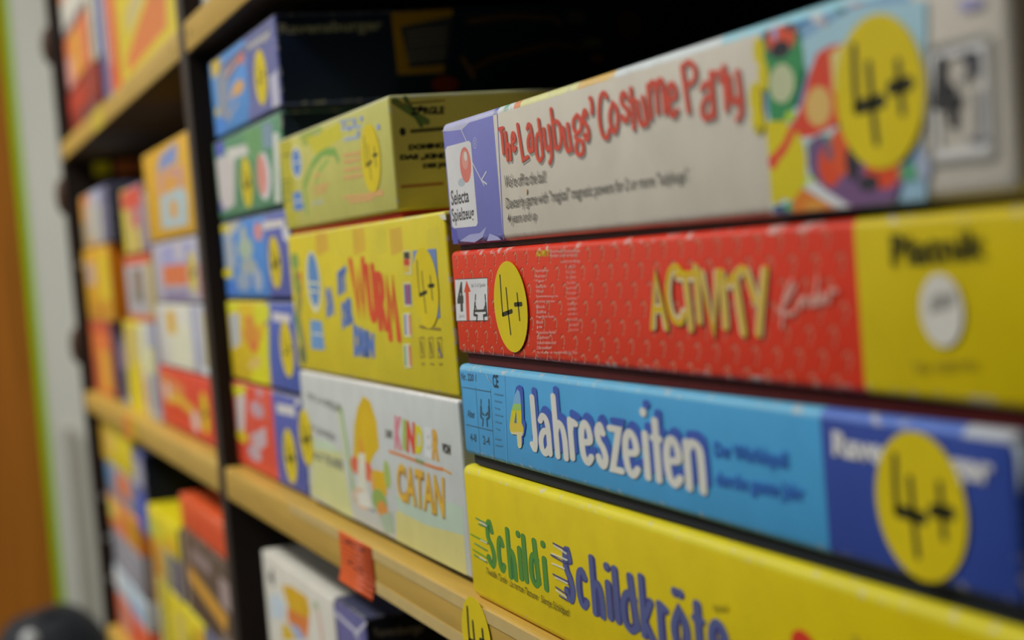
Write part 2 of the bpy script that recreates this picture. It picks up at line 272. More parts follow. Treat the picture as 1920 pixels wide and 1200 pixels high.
ART['lady']={'y':0.19,'x':(-0.555,-0.234),'z':(-0.0003,0.047),'D':0.225,'f':[('S','#4c5098',0.8,[(59.47,47.54),(55.7,1.21)]),('P','#a6a8bc',[(-0.19,46.37),(2.85,48.42),(25.5,48.34),(56.88,47.48),(56.38,45.38),(45.34,45.47),(31.41,44.71),(23.01,43.09),(9.0,43.89)]),('P','#8c8eb4',[(10.55,3.59),(21.56,5.53),(32.87,5.69),(39.91,7.66),(35.23,4.1),(26.49,2.5)]),('P','#8c8eb4',[(39.23,2.65),(42.52,5.14),(50.63,3.74),(53.37,2.19)]),('P','#4a4c9a',[(2.35,9.2),(7.99,7.6),(9.17,2.85),(3.08,2.64)]),('T','#9a9cbc','®',[(32.95,35.18),(37.38,35.17),(37.83,39.22),(33.41,39.26)],0),('P','#c9c7bb',[(3.06,37.58),(5.17,38.58),(29.29,38.52),(31.31,37.58),(31.54,9.32),(29.61,8.27),(5.81,8.47),(3.61,9.35)]),('E','#9aa4a8',(18.24,24.54,4.02,1.51)),('E','#c8685c',(23.77,30.43,5.92,6.36)),('E','#d48478',(23.67,32.17,3.38,3.36)),('E','#e4b8ae',(24.59,33.44,1.69,1.67)),('T','#3a3a3c','Selecta',[(4.94,16.78),(24.46,17.07),(24.56,22.02),(5.21,22.47)],0.02),('T','#3a3a3c','Spielzeug',[(4.81,9.3),(28.32,9.84),(28.61,15.51),(4.08,15.84)],0.02),('S','#c8c8cc',0.5,[(22.44,43.15),(27.44,37.93),(31.25,30.63),(38.98,23.89)]),('S','#b0b2c4',0.7,[(38.98,23.89),(44.47,26.46)]),('S','#b0b2c4',0.7,[(38.98,23.89),(43.98,22.25)]),('S','#b0b2c4',0.5,[(38.98,23.89),(41.2,21.88)]),('W','#8a8880',2.3,0.5,-0.8,[('T',59.56,30.63,65.31,40.22),('h',64.94,28.15,70.19,38.52),('e',70.25,30.63,75.24,37.76),('L',76.28,26.97,85.29,40.05),('a',84.04,29.15,90.05,39.16),('d',90.63,25.62,97.95,39.76),('y',98.04,24.34,105.16,37.08),('b',105.15,28.12,113.45,41.84),('u',113.54,26.6,120.72,36.07),('g',121.29,24.87,129.54,37.94),('s',128.83,28.79,134.22,38.74),("'",134.82,36.04,138.11,41.83),('C',140.31,28.04,148.72,42.14),('o',147.44,29.25,154.69,38.56),('s',155.35,31.49,161.81,40.64),('t',160.94,28.91,166.15,41.21),('u',165.46,29.19,173.03,38.05),('m',172.88,30.63,184.19,41.24),('e',184.25,29.77,190.93,39.54),('P',193.25,29.99,202.47,43.66),('a',202.25,27.1,210.21,37.25),('r',208.13,28.13,215.08,39.55),('t',212.84,28.31,219.12,40.11),('y',216.75,25.39,224.18,38.09)],1.7),('W','#b6402f',2.3,0,0,[('T',59.56,30.63,65.31,40.22),('h',64.94,28.15,70.19,38.52),('e',70.25,30.63,75.24,37.76),('L',76.28,26.97,85.29,40.05),('a',84.04,29.15,90.05,39.16),('d',90.63,25.62,97.95,39.76),('y',98.04,24.34,105.16,37.08),('b',105.15,28.12,113.45,41.84),('u',113.54,26.6,120.72,36.07),('g',121.29,24.87,129.54,37.94),('s',128.83,28.79,134.22,38.74),("'",134.82,36.04,138.11,41.83),('C',140.31,28.04,148.72,42.14),('o',147.44,29.25,154.69,38.56),('s',155.35,31.49,161.81,40.64),('t',160.94,28.91,166.15,41.21),('u',165.46,29.19,173.03,38.05),('m',172.88,30.63,184.19,41.24),('e',184.25,29.77,190.93,39.54),('P',193.25,29.99,202.47,43.66),('a',202.25,27.1,210.21,37.25),('r',208.13,28.13,215.08,39.55),('t',212.84,28.31,219.12,40.11),('y',216.75,25.39,224.18,38.09)],1.7),('T','#55524e',"We're off to the ball!",[(61.57,19.83),(97.72,19.35),(98.1,23.17),(62.06,24.09)],0.005),('T','#55524e','Dexterity game with "magical" magnetic powers for 2 or more "ladybugs".',[(61.21,11.8),(193.66,12.17),(194.11,16.66),(61.82,16.6)],0.005),('T','#55524e','4 years and up',[(61.59,6.94),(87.47,7.24),(87.83,10.98),(62.08,11.22)],0.005),('E','#c8a890',(80.5,17.58,0.93,1.02)),('P','#4a8fbf',[(233.7,44.72),(256.01,47.3),(257.81,44.68),(244.22,43.33)]),('P','#a8bccb',[(234.55,25.7),(233.63,2.8),(266.77,1.74),(263.1,20.92),(248.62,25.98)]),('P','#8fb0cc',[(250.57,39.97),(274.22,44.18),(297.71,41.18),(296.29,28.97),(253.8,31.28)]),('E','#d5d8d0',(258.77,43.94,2.09,1.02)),('E','#a0a0a8',(260.76,42.81,1.45,1.35)),('E','#b05560',(273.93,45.11,2.69,0.97)),('E','#3f7a78',(267.31,45.14,2.0,1.32)),('E','#2f7a48',(243.54,36.74,8.87,9.21)),('P','#2f7a48',[(235.71,33.59),(250.54,31.69),(244.79,23.04),(235.98,23.95)]),('E','#33604a',(242.74,42.08,7.3,4.48)),('E','#d0482c',(243.27,42.25,6.15,3.77)),('E','#222028',(242.72,39.69,4.11,1.89)),('E','#8890b8',(240.75,43.62,1.16,1.66)),('E','#303040',(247.11,44.3,1.34,1.4)),('E','#a4aa86',(242.28,32.0,5.5,4.4)),('P','#c03c28',[(268.31,37.09),(263.21,37.51),(257.79,36.57),(253.96,32.43),(250.55,26.95),(245.8,22.09),(244.02,19.25),(254.3,18.88),(267.23,21.06),(273.51,23.19),(274.9,34.12)]),('E','#d09a58',(256.81,25.16,5.31,4.37)),('P','#dbb070',[(262.99,35.83),(268.31,37.09),(267.6,23.86),(262.97,27.81)]),('E','#b8a912',(233.33,40.69,2.64,3.15)),('E','#b8a912',(234.44,34.98,2.39,3.88)),('E','#b8a912',(230.25,29.91,2.92,3.93)),('E','#b8a912',(230.49,24.88,2.92,3.44)),('E','#948a20',(230.19,22.8,1.47,0.99)),('P','#b8a912',[(233.84,24.17),(243.69,23.39),(240.12,14.73),(234.22,10.23)]),('E','#b8a912',(242.66,13.87,7.56,8.65)),('P','#b8a912',[(234.25,23.63),(240.81,19.55),(238.82,5.62),(235.09,4.59),(233.99,5.27)]),('S','#c03c28',2.6,[(246.2,21.69),(241.71,17.64),(236.6,15.01)]),('E','#c03c28',(236.06,14.68,2.13,1.71)),('E','#4f6f6a',(257.08,16.27,6.37,2.54)),('E','#60486a',(255.67,13.46,4.71,5.22)),('E','#64486c',(271.06,9.33,15.72,8.24)),('P','#64486c',[(253.1,10.13),(264.78,2.18),(282.32,1.72),(286.97,9.87)]),('E','#c8401f',(259.75,11.96,4.61,4.59)),('E','#cc4a26',(264.28,14.48,4.09,5.21)),('E','#c8401f',(279.38,9.35,6.38,3.71)),('E','#26242c',(268.65,11.85,2.59,4.04)),('E','#2a2830',(274.0,7.19,3.88,1.78)),('E','#5c5064',(259.77,14.88,1.47,1.84)),('E','#9cb828',(251.14,8.84,2.42,1.42)),('P','#cf6a20',[(247.9,7.86),(260.98,1.68),(242.95,1.85),(242.9,4.78)]),('E','#cf8030',(252.17,3.67,4.37,1.17)),('P','#c0c8c8',[(250.84,9.7),(266.78,1.85),(262.64,1.6),(249.49,8.0)]),('E','#4a8a64',(288.91,8.44,4.27,1.7)),('E','#34486a',(237.53,3.46,3.3,1.11)),('E','#4c8a5c',(241.62,3.99,2.08,0.97)),('E','#9cb828',(244.94,24.23,2.03,1.19)),('P','#7d9cae',[(286.59,6.67),(294.02,6.37),(293.58,2.6),(284.21,2.05)]),('E','#8c96a8',(293.13,9.39,2.43,3.14)),('S','#86857e',1.1,[(296.62,31.83),(314.81,31.73),(316.21,30.54),(314.96,10.07),(313.36,9.41),(296.14,9.79),(294.9,10.94),(296.62,31.83)]),('S','#c6c3b8',1.6,[(298.45,29.91),(314.02,30.08),(313.22,11.01),(298.34,11.07),(298.45,29.91)]),('S','#2e2e30',3.0,[(300.99,28.53),(299.17,21.35),(304.79,21.11)]),('S','#2e2e30',2.6,[(303.08,23.45),(303.35,16.99)]),('S','#55555a',1.0,[(307.08,24.27),(310.26,27.05)]),('S','#3a3a40',2.2,[(308.19,28.54),(311.49,28.27),(310.56,25.52)]),('S','#66666a',1.1,[(311.26,21.75),(310.83,12.02)]),('S','#7a7a7c',0.9,[(313.1,21.53),(312.4,12.08)]),('S','#66666a',1.0,[(308.1,13.07),(313.38,12.59)]),('P','#8f8cae',[(307.47,39.47),(314.51,39.03),(314.46,37.08),(308.18,37.15)])],'r':[],'st':[(279.98,25.53,15.8,0)],'zones':[('#6468a6',-0.4996),('#b4aea0',-0.3214),('#6488a6',-0.2627),('#b0aa9e',9)],'topz':[('#9a9cba',-0.4996),('#5f64a4',-0.4955),('#b5c4d6',-0.49),('#6f9a86',-0.4855),('#b5c4d6',-0.4805),('#d4764a',-0.4745),('#d8ba80',-0.428),('#d69a52',-0.402),('#b4bec8',-0.34),('#7fb0c8',9)],'tray':'#2c2824','gap':2.0,'rad':0.0026}
ART['activity']={'y':0.19,'x':(-0.5565,-0.22),'z':(-0.0425,-0.0003),'D':0.245,'f':[('Q',5.0,3.0),('Q',10.0,8.4),('Q',5.0,13.8),('Q',10.0,19.200000000000003),('Q',5.0,24.6),('Q',10.0,30.0),('Q',5.0,35.400000000000006),('Q',15.0,3.0),('Q',20.0,8.4),('Q',15.0,13.8),('Q',20.0,19.200000000000003),('Q',15.0,24.6),('Q',20.0,30.0),('Q',15.0,35.400000000000006),('Q',25.0,3.0),('Q',30.0,8.4),('Q',25.0,13.8),('Q',30.0,19.200000000000003),('Q',25.0,24.6),('Q',30.0,30.0),('Q',25.0,35.400000000000006),('Q',35.0,3.0),('Q',40.0,8.4),('Q',35.0,13.8),('Q',40.0,19.200000000000003),('Q',35.0,24.6),('Q',40.0,30.0),('Q',35.0,35.400000000000006),('Q',45.0,3.0),('Q',50.0,8.4),('Q',45.0,13.8),('Q',50.0,19.200000000000003),('Q',45.0,24.6),('Q',50.0,30.0),('Q',45.0,35.400000000000006),('Q',55.0,3.0),('Q',60.0,8.4),('Q',55.0,13.8),('Q',60.0,19.200000000000003),('Q',55.0,24.6),('Q',60.0,30.0),('Q',55.0,35.400000000000006),('Q',65.0,3.0),('Q',70.0,8.4),('Q',65.0,13.8),('Q',70.0,19.200000000000003),('Q',65.0,24.6),('Q',70.0,30.0),('Q',65.0,35.400000000000006),('Q',75.0,3.0),('Q',80.0,8.4),('Q',75.0,13.8),('Q',80.0,19.200000000000003),('Q',75.0,24.6),('Q',80.0,30.0),('Q',75.0,35.400000000000006),('Q',85.0,3.0),('Q',90.0,8.4),('Q',85.0,13.8),('Q',90.0,19.200000000000003),('Q',85.0,24.6),('Q',90.0,30.0),('Q',85.0,35.400000000000006),('Q',95.0,3.0),('Q',100.0,8.4),('Q',95.0,13.8),('Q',100.0,19.200000000000003),('Q',95.0,24.6),('Q',100.0,30.0),('Q',95.0,35.400000000000006),('Q',105.0,3.0),('Q',110.0,8.4),('Q',105.0,13.8),('Q',110.0,19.200000000000003),('Q',105.0,24.6),('Q',110.0,30.0),('Q',105.0,35.400000000000006),('Q',115.0,3.0),('Q',120.0,8.4),('Q',115.0,13.8),('Q',120.0,19.200000000000003),('Q',115.0,24.6),('Q',120.0,30.0),('Q',115.0,35.400000000000006),('Q',125.0,3.0),('Q',130.0,8.4),('Q',125.0,13.8),('Q',130.0,19.200000000000003),('Q',125.0,24.6),('Q',130.0,30.0),('Q',125.0,35.400000000000006),('Q',135.0,3.0),('Q',140.0,8.4),('Q',135.0,13.8),('Q',140.0,19.200000000000003),('Q',135.0,24.6),('Q',140.0,30.0),('Q',135.0,35.400000000000006),('Q',145.0,3.0),('Q',150.0,8.4),('Q',145.0,13.8),('Q',150.0,19.200000000000003),('Q',145.0,24.6),('Q',150.0,30.0),('Q',145.0,35.400000000000006),('Q',155.0,3.0),('Q',160.0,8.4),('Q',155.0,13.8),('Q',160.0,19.200000000000003),('Q',155.0,24.6),('Q',160.0,30.0),('Q',155.0,35.400000000000006),('Q',165.0,3.0),('Q',170.0,8.4),('Q',165.0,13.8),('Q',170.0,19.200000000000003),('Q',165.0,24.6),('Q',170.0,30.0),('Q',165.0,35.400000000000006),('Q',175.0,3.0),('Q',180.0,8.4),('Q',175.0,13.8),('Q',180.0,19.200000000000003),('Q',175.0,24.6),('Q',180.0,30.0),('Q',175.0,35.400000000000006),('Q',185.0,3.0),('Q',190.0,8.4),('Q',185.0,13.8),('Q',190.0,19.200000000000003),('Q',185.0,24.6),('Q',190.0,30.0),('Q',185.0,35.400000000000006),('Q',195.0,3.0),('Q',200.0,8.4),('Q',195.0,13.8),('Q',200.0,19.200000000000003),('Q',195.0,24.6),('Q',200.0,30.0),('Q',195.0,35.400000000000006),('Q',205.0,3.0),('Q',210.0,8.4),('Q',205.0,13.8),('Q',210.0,19.200000000000003),('Q',205.0,24.6),('Q',210.0,30.0),('Q',205.0,35.400000000000006),('Q',215.0,3.0),('Q',220.0,8.4),('Q',215.0,13.8),('Q',220.0,19.200000000000003),('Q',215.0,24.6),('Q',220.0,30.0),('Q',215.0,35.400000000000006),('Q',225.0,3.0),('Q',230.0,8.4),('Q',225.0,13.8),('Q',230.0,19.200000000000003),('Q',225.0,24.6),('Q',230.0,30.0),('Q',225.0,35.400000000000006),('Q',235.0,3.0),('Q',240.0,8.4),('Q',235.0,13.8),('Q',240.0,19.200000000000003),('Q',235.0,24.6),('Q',240.0,30.0),('Q',235.0,35.400000000000006),('Q',245.0,3.0),('Q',250.0,8.4),('Q',245.0,13.8),('Q',250.0,19.200000000000003),('Q',245.0,24.6),('Q',250.0,30.0),('Q',245.0,35.400000000000006),('Q',255.0,3.0),('Q',260.0,8.4),('Q',255.0,13.8),('Q',260.0,19.200000000000003),('Q',255.0,24.6),('Q',260.0,30.0),('Q',255.0,35.400000000000006),('P','#cfd0c6',[(3.02,31.78),(38.16,32.0),(35.06,16.92),(0.82,16.22)]),('S','#3c3c38',0.3,[(3.02,31.78),(38.16,32.0),(35.06,16.92),(0.82,16.22),(3.02,31.78)]),('T','#35352f','4',[(2.92,19.64),(10.19,19.9),(11.8,30.91),(5.13,30.57)],0.06),('T','#77776f','Jahre',[(4.07,17.06),(10.13,17.34),(10.53,18.92),(4.48,18.66)],0),('P','#cc4024',[(16.01,31.26),(19.62,27.16),(17.31,27.17),(15.83,16.64),(12.3,16.59),(13.76,26.98),(11.99,26.99)]),('T','#66665f','für 3-16 Spieler',[(20.49,28.32),(35.67,28.44),(36.12,30.33),(20.93,30.06)],0),('S','#30302c',0.9,[(24.48,26.0),(23.77,24.27)]),('S','#30302c',1.3,[(23.2,23.11),(21.95,20.4),(20.99,18.84)]),('S','#30302c',1.0,[(20.99,18.84),(24.32,18.49),(23.28,16.55)]),('S','#30302c',0.7,[(23.05,22.53),(24.75,20.23)]),('S','#30302c',0.9,[(34.52,25.99),(34.38,24.29)]),('S','#30302c',1.3,[(34.38,23.15),(34.29,20.5),(34.47,18.99)]),('S','#30302c',1.0,[(34.47,18.99),(31.06,18.57),(31.15,16.67)]),('S','#30302c',0.7,[(34.25,22.59),(31.48,20.29)]),('S','#30302c',0.8,[(21.33,20.2),(33.74,20.5)]),('T','#cfc02c','ACTIVITY',[(85.63,38.39),(96.41,38.13),(96.61,41.17),(85.82,41.31)],0.03),('T','#d8a49a','Kinderspiele',[(98.26,40.62),(111.08,40.42),(111.32,41.56),(98.47,41.62)],0),('T','#d8a49a','Zeichnen Pantomime',[(97.54,39.29),(121.02,38.85),(121.25,39.97),(97.75,40.29)],0),('T','#d8a49a','Reden und erraten',[(97.25,37.95),(118.75,37.61),(118.98,38.74),(97.46,38.95)],0),('T','#d8a49a','Lieferumfang',[(105.46,35.76),(120.37,35.63),(120.6,36.76),(105.67,36.75)],0),('T','#d8a49a','Spielplan',[(84.04,33.23),(94.95,33.18),(95.17,34.2),(84.27,34.27)],0),('T','#d8a49a','Karten',[(83.77,31.58),(92.15,31.59),(92.37,32.61),(84.0,32.61)],0),('T','#d8a49a','Figur',[(83.5,29.91),(91.04,29.96),(91.26,30.98),(83.73,30.95)],0),('T','#d8a49a','Sanduhr',[(83.23,28.25),(92.48,28.31),(92.7,29.33),(83.46,29.29)],0),('T','#d8a49a','Wort',[(82.95,26.59),(89.65,26.68),(89.88,27.71),(83.18,27.63)],0),('T','#d8a49a','Spielanleitung rot',[(82.68,24.92),(101.16,25.04),(101.37,26.05),(82.91,25.96)],0),('T','#d8a49a','Activity Kinder',[(82.41,23.25),(98.42,23.42),(98.64,24.43),(82.64,24.29)],0),('T','#d8a49a','Block',[(82.13,21.58),(89.72,21.74),(89.94,22.77),(82.36,22.62)],0),('T','#d8a49a','Stifte',[(81.86,19.9),(90.31,20.09),(90.53,21.12),(82.09,20.95)],0),('T','#d8a49a','Regelheft bunt',[(81.59,18.23),(96.82,18.53),(97.04,19.55),(81.82,19.27)],0),('T','#d8a49a','Box',[(81.31,16.55),(87.19,16.75),(87.42,17.79),(81.54,17.6)],0),('T','#d8a49a','ja',[(81.04,14.87),(86.05,15.07),(86.28,16.11),(81.27,15.92)],0),('T','#d8a49a','Pantomime Reden',[(80.76,13.18),(96.88,13.65),(97.1,14.67),(80.99,14.24)],0),('T','#d8a49a','Zeichnen',[(80.49,11.5),(90.7,11.86),(90.92,12.9),(80.72,12.55)],0),('T','#d8a49a','Umschreiben und',[(80.21,9.81),(96.37,10.38),(96.59,11.4),(80.44,10.87)],0),('T','#d8a49a','Darstellen',[(79.93,8.12),(91.88,8.6),(92.1,9.64),(80.16,9.18)],0),('T','#d8a49a','Für Kinder ab vier Jahren',[(79.66,6.43),(104.12,7.38),(104.33,8.4),(79.89,7.49)],0),('T','#cf8a80','140',[(109.38,34.2),(116.83,34.16),(117.04,35.18),(109.58,35.19)],0),('T','#cf8a80','Karten',[(109.25,32.57),(116.71,32.55),(116.91,33.57),(109.45,33.56)],0),('T','#cf8a80','in zwei',[(109.12,30.94),(116.58,30.94),(116.79,31.96),(109.33,31.92)],0),('T','#cf8a80','Stufen',[(108.99,29.3),(116.46,29.33),(116.67,30.35),(109.2,30.29)],0),('T','#cf8a80','und',[(108.87,27.66),(116.34,27.72),(116.54,28.74),(109.07,28.66)],0),('T','#cf8a80','Kinder',[(108.74,26.03),(116.21,26.1),(116.42,27.13),(108.94,27.02)],0),('T','#cf8a80','malen',[(108.61,24.39),(116.09,24.49),(116.3,25.52),(108.82,25.38)],0),('T','#cf8a80','reden',[(108.48,22.75),(115.97,22.87),(116.17,23.9),(108.69,23.74)],0),('T','#cf8a80','oder',[(108.35,21.11),(115.84,21.25),(116.05,22.28),(108.56,22.1)],0),('T','#cf8a80','spielen',[(108.23,19.46),(115.72,19.63),(115.93,20.67),(108.43,20.46)],0),('T','#cf8a80','mit',[(108.1,17.82),(115.6,18.01),(115.8,19.05),(108.3,18.82)],0),('T','#cf8a80','viel',[(107.97,16.17),(115.47,16.39),(115.68,17.43),(108.17,17.17)],0),('T','#cf8a80','Spass',[(107.84,14.53),(115.35,14.77),(115.56,15.8),(108.05,15.53)],0),('T','#cf9088','Piatnik Wien',[(102.96,7.34),(113.1,7.69),(113.33,8.85),(103.21,8.53)],0),('W','#7a2a1c',3.8,0.5,-0.5,[('A',165.68,16.11,176.81,32.38),('C',176.31,17.76,187.95,34.23),('T',182.78,16.0,194.58,32.13),('I',193.18,17.99,196.6,34.1),('V',196.28,15.61,207.85,32.6),('I',207.02,16.88,210.22,32.5),('7',210.17,15.47,219.94,33.26),('Y',219.47,15.51,231.29,32.86)],1.3),('W','#d9b48c',3.5,0,0,[('A',165.68,16.11,176.81,32.38),('C',176.31,17.76,187.95,34.23),('T',182.78,16.0,194.58,32.13),('I',193.18,17.99,196.6,34.1),('V',196.28,15.61,207.85,32.6),('I',207.02,16.88,210.22,32.5),('7',210.17,15.47,219.94,33.26),('Y',219.47,15.51,231.29,32.86)],1.3),('W','#d2901c',2.2,0,0,[('A',165.68,16.11,176.81,32.38),('C',176.31,17.76,187.95,34.23),('T',182.78,16.0,194.58,32.13),('I',193.18,17.99,196.6,34.1),('V',196.28,15.61,207.85,32.6),('I',207.02,16.88,210.22,32.5),('7',210.17,15.47,219.94,33.26),('Y',219.47,15.51,231.29,32.86)],1.3),('W','#cda60c',0.9,0,0,[('A',165.68,16.11,176.81,32.38),('C',176.31,17.76,187.95,34.23),('T',182.78,16.0,194.58,32.13),('I',193.18,17.99,196.6,34.1),('V',196.28,15.61,207.85,32.6),('I',207.02,16.88,210.22,32.5),('7',210.17,15.47,219.94,33.26),('Y',219.47,15.51,231.29,32.86)],1.3),('S','#c88a7c',1.1,[(235.64,18.47),(237.53,24.99),(241.91,29.31)]),('S','#c88a7c',1.1,[(243.36,28.07),(236.78,23.12),(234.73,22.22),(238.89,21.27),(241.82,22.04)]),('S','#c88a7c',1.1,[(243.78,22.79),(244.81,25.25)]),('S','#c88a7c',1.1,[(244.52,23.17),(246.44,25.49),(247.54,23.55)]),('S','#c88a7c',1.1,[(250.94,25.49),(249.09,25.01),(249.34,23.56),(251.22,24.29),(252.86,29.8)]),('S','#c88a7c',1.1,[(251.6,23.81),(252.99,24.3)]),('S','#c88a7c',1.1,[(253.27,24.78),(254.9,25.49),(253.91,26.21),(253.06,24.78),(255.18,24.3)]),('S','#c88a7c',1.1,[(256.48,24.31),(257.22,26.68),(260.24,26.9)]),('T','#2a2a0a','Piatnik',[(281.4,31.69),(312.07,32.77),(312.2,38.4),(281.64,38.31)],0.02),('E','#bcb9b0',(297.09,22.84,6.86,7.3)),('E','#86847e',(297.54,24.45,3.76,1.69)),('S','#86847e',2,[(294.31,22.95),(301.08,25.51)]),('T','#8a7c14','Nr. 605141',[(286.76,10.11),(306.45,11.51),(306.35,13.57),(286.67,12.4)],0.02)],'r':[],'st':[(59.83,21.99,15.5,1)],'zones':[('#c02c14',-0.2886),('#b8a404',9)],'tray':'#4a1210','gap':4.2,'rad':0.002}
ART['season']={'y':0.19,'x':(-0.5588,-0.2405),'z':(-0.0805,-0.0425),'D':0.23,'f':[('P','#9ea8ae',[(318.01,39.28),(320.56,39.07),(320.31,32.26),(318.78,26.07),(318.59,33.09),(317.5,37.22)]),('T','#2a4c62','Nr. 220 1',[(2.87,31.96),(19.47,32.21),(20.16,34.98),(3.04,34.98)],0.04),('S','#2c4c60',0.35,[(2.91,29.75),(1.47,2.63)]),('S','#2c4c60',0.35,[(18.4,30.19),(17.34,2.59)]),('S','#2c4c60',0.35,[(34.16,30.29),(31.98,2.89)]),('S','#2c4c60',0.35,[(4.04,29.41),(33.93,29.32)]),('S','#2c4c60',0.35,[(4.08,15.36),(32.75,15.26)]),('T','#2c4c60','Alter',[(6.64,18.36),(14.88,18.36),(15.04,21.33),(6.75,21.17)],0.02),('T','#2c4c60','4-8',[(7.36,9.41),(14.46,9.63),(14.62,12.61),(7.53,12.42)],0.02),('T','#2c4c60','2-4',[(21.3,9.44),(28.66,9.71),(28.85,12.82),(21.55,12.79)],0.02),('T','#20384a','CE',[(37.06,31.02),(42.46,31.13),(43.05,35.86),(37.11,35.77)],0.03),('S','#2c4c60',1.0,[(23.03,25.78),(22.69,24.39)]),('S','#2c4c60',1.8,[(22.35,23.0),(21.57,19.83)]),('S','#2c4c60',0.8,[(21.96,21.42),(25.12,20.47)]),('S','#2c4c60',0.9,[(21.47,19.43),(23.59,18.81),(22.43,16.38)]),('S','#2c4c60',1.0,[(31.55,26.3),(31.22,24.94)]),('S','#2c4c60',1.8,[(30.89,23.57),(30.14,20.44)]),('S','#2c4c60',0.8,[(30.52,22.01),(26.84,20.59)]),('S','#2c4c60',0.9,[(30.04,20.05),(27.59,19.1),(27.59,16.78)]),('S','#3c7494',0.5,[(37.65,28.96),(46.17,28.9)]),('S','#3c7494',0.5,[(37.44,26.48),(43.98,26.33)]),('S','#3c7494',0.5,[(37.23,23.99),(41.78,23.73)]),('S','#3c7494',0.5,[(37.01,21.51),(44.43,21.47)]),('S','#3c7494',0.5,[(36.8,19.02),(42.23,18.86)]),('S','#3c7494',0.5,[(36.58,16.52),(40.01,16.22)]),('S','#3c7494',0.5,[(34.88,12.75),(40.28,12.83)]),('S','#3c7494',0.5,[(34.87,10.46),(41.36,10.66)]),('S','#5a9cc0',0.3,[(49.57,36.72),(44.78,2.67)]),('S','#a8c8d8',0.5,[(31.01,37.79),(32.87,34.04)]),('S','#8a8a90',0.4,[(32.87,34.04),(35.36,33.02)]),('W','#34509c',4.6,2.3,2.4,[('J',68.83,11.49,77.03,31.01),('a',77.14,10.89,88.57,25.29),('h',90.74,10.96,101.89,32.39),('r',102.88,11.58,111.62,25.66),('e',111.23,11.31,122.16,25.49),('s',123.25,11.44,132.72,25.65),('z',133.06,11.18,143.57,25.44),('e',142.95,10.84,154.68,25.29),('i',156.13,11.24,161.72,32.1),('t',161.77,11.26,170.08,29.93),('e',169.65,11.14,181.15,25.58),('n',181.94,11.1,194.09,25.89)],2.1),('P','#34509c',[(58.71,30.43),(60.47,32.67),(63.57,33.5),(65.95,33.11),(66.63,31.8),(65.99,26.03),(65.26,22.05),(66.58,20.64),(66.07,19.09),(64.2,16.22),(62.88,15.81),(62.32,13.33),(60.52,12.71),(58.29,13.89),(59.14,21.3)]),('P','#6a98c4',[(56.07,26.29),(58.56,29.82),(61.37,31.86),(63.2,31.15),(63.59,29.2),(63.53,26.78)]),('P','#86ac58',[(53.85,23.99),(56.3,26.55),(63.59,27.02),(63.38,24.65)]),('P','#b6ae20',[(51.35,19.49),(52.08,20.78),(54.05,24.13),(63.41,24.77),(62.67,20.04)]),('P','#c4a83c',[(51.41,16.39),(50.81,17.89),(51.37,19.55),(62.76,20.41),(64.24,18.95),(63.82,17.1),(62.65,16.64)]),('P','#c6b488',[(51.43,16.46),(63.24,17.41),(63.0,16.36),(61.65,15.85),(61.1,12.3),(59.84,11.52),(58.15,11.42),(57.25,12.26),(57.25,15.95),(52.39,15.79)]),('P','#445c98',[(58.55,24.62),(58.17,20.0),(55.79,19.88)]),('W','#c6c2b2',4.3,0,0,[('J',68.83,11.49,77.03,31.01),('a',77.14,10.89,88.57,25.29),('h',90.74,10.96,101.89,32.39),('r',102.88,11.58,111.62,25.66),('e',111.23,11.31,122.16,25.49),('s',123.25,11.44,132.72,25.65),('z',133.06,11.18,143.57,25.44),('e',142.95,10.84,154.68,25.29),('i',156.13,11.24,161.72,32.1),('t',161.77,11.26,170.08,29.93),('e',169.65,11.14,181.15,25.58),('n',181.94,11.1,194.09,25.89)],2.1),('T','#2a5aa0','Der Würfelspaß',[(199.49,20.95),(235.83,21.48),(236.11,26.84),(199.77,26.24)],0.03),('T','#2a5aa0','durchs ganze Jahr',[(199.15,13.41),(241.93,14.35),(242.2,19.65),(199.38,18.44)],0.03),('T','#c4c2bc','Ravensburger',[(255.68,26.0),(311.64,25.73),(312.09,32.97),(256.24,33.53)],0.045)],'r':[],'st':[(287.43,20.21,15.6,2)],'zones':[('#3c8ab8',-0.3077),('#2a3f86',9)],'topz':[('#5c9cd0',-0.3077),('#4a66ac',-0.256),('#9aa0a8',9)],'tray':'#20242c','gap':4.0,'wear':0.2,'rad':0.0022}
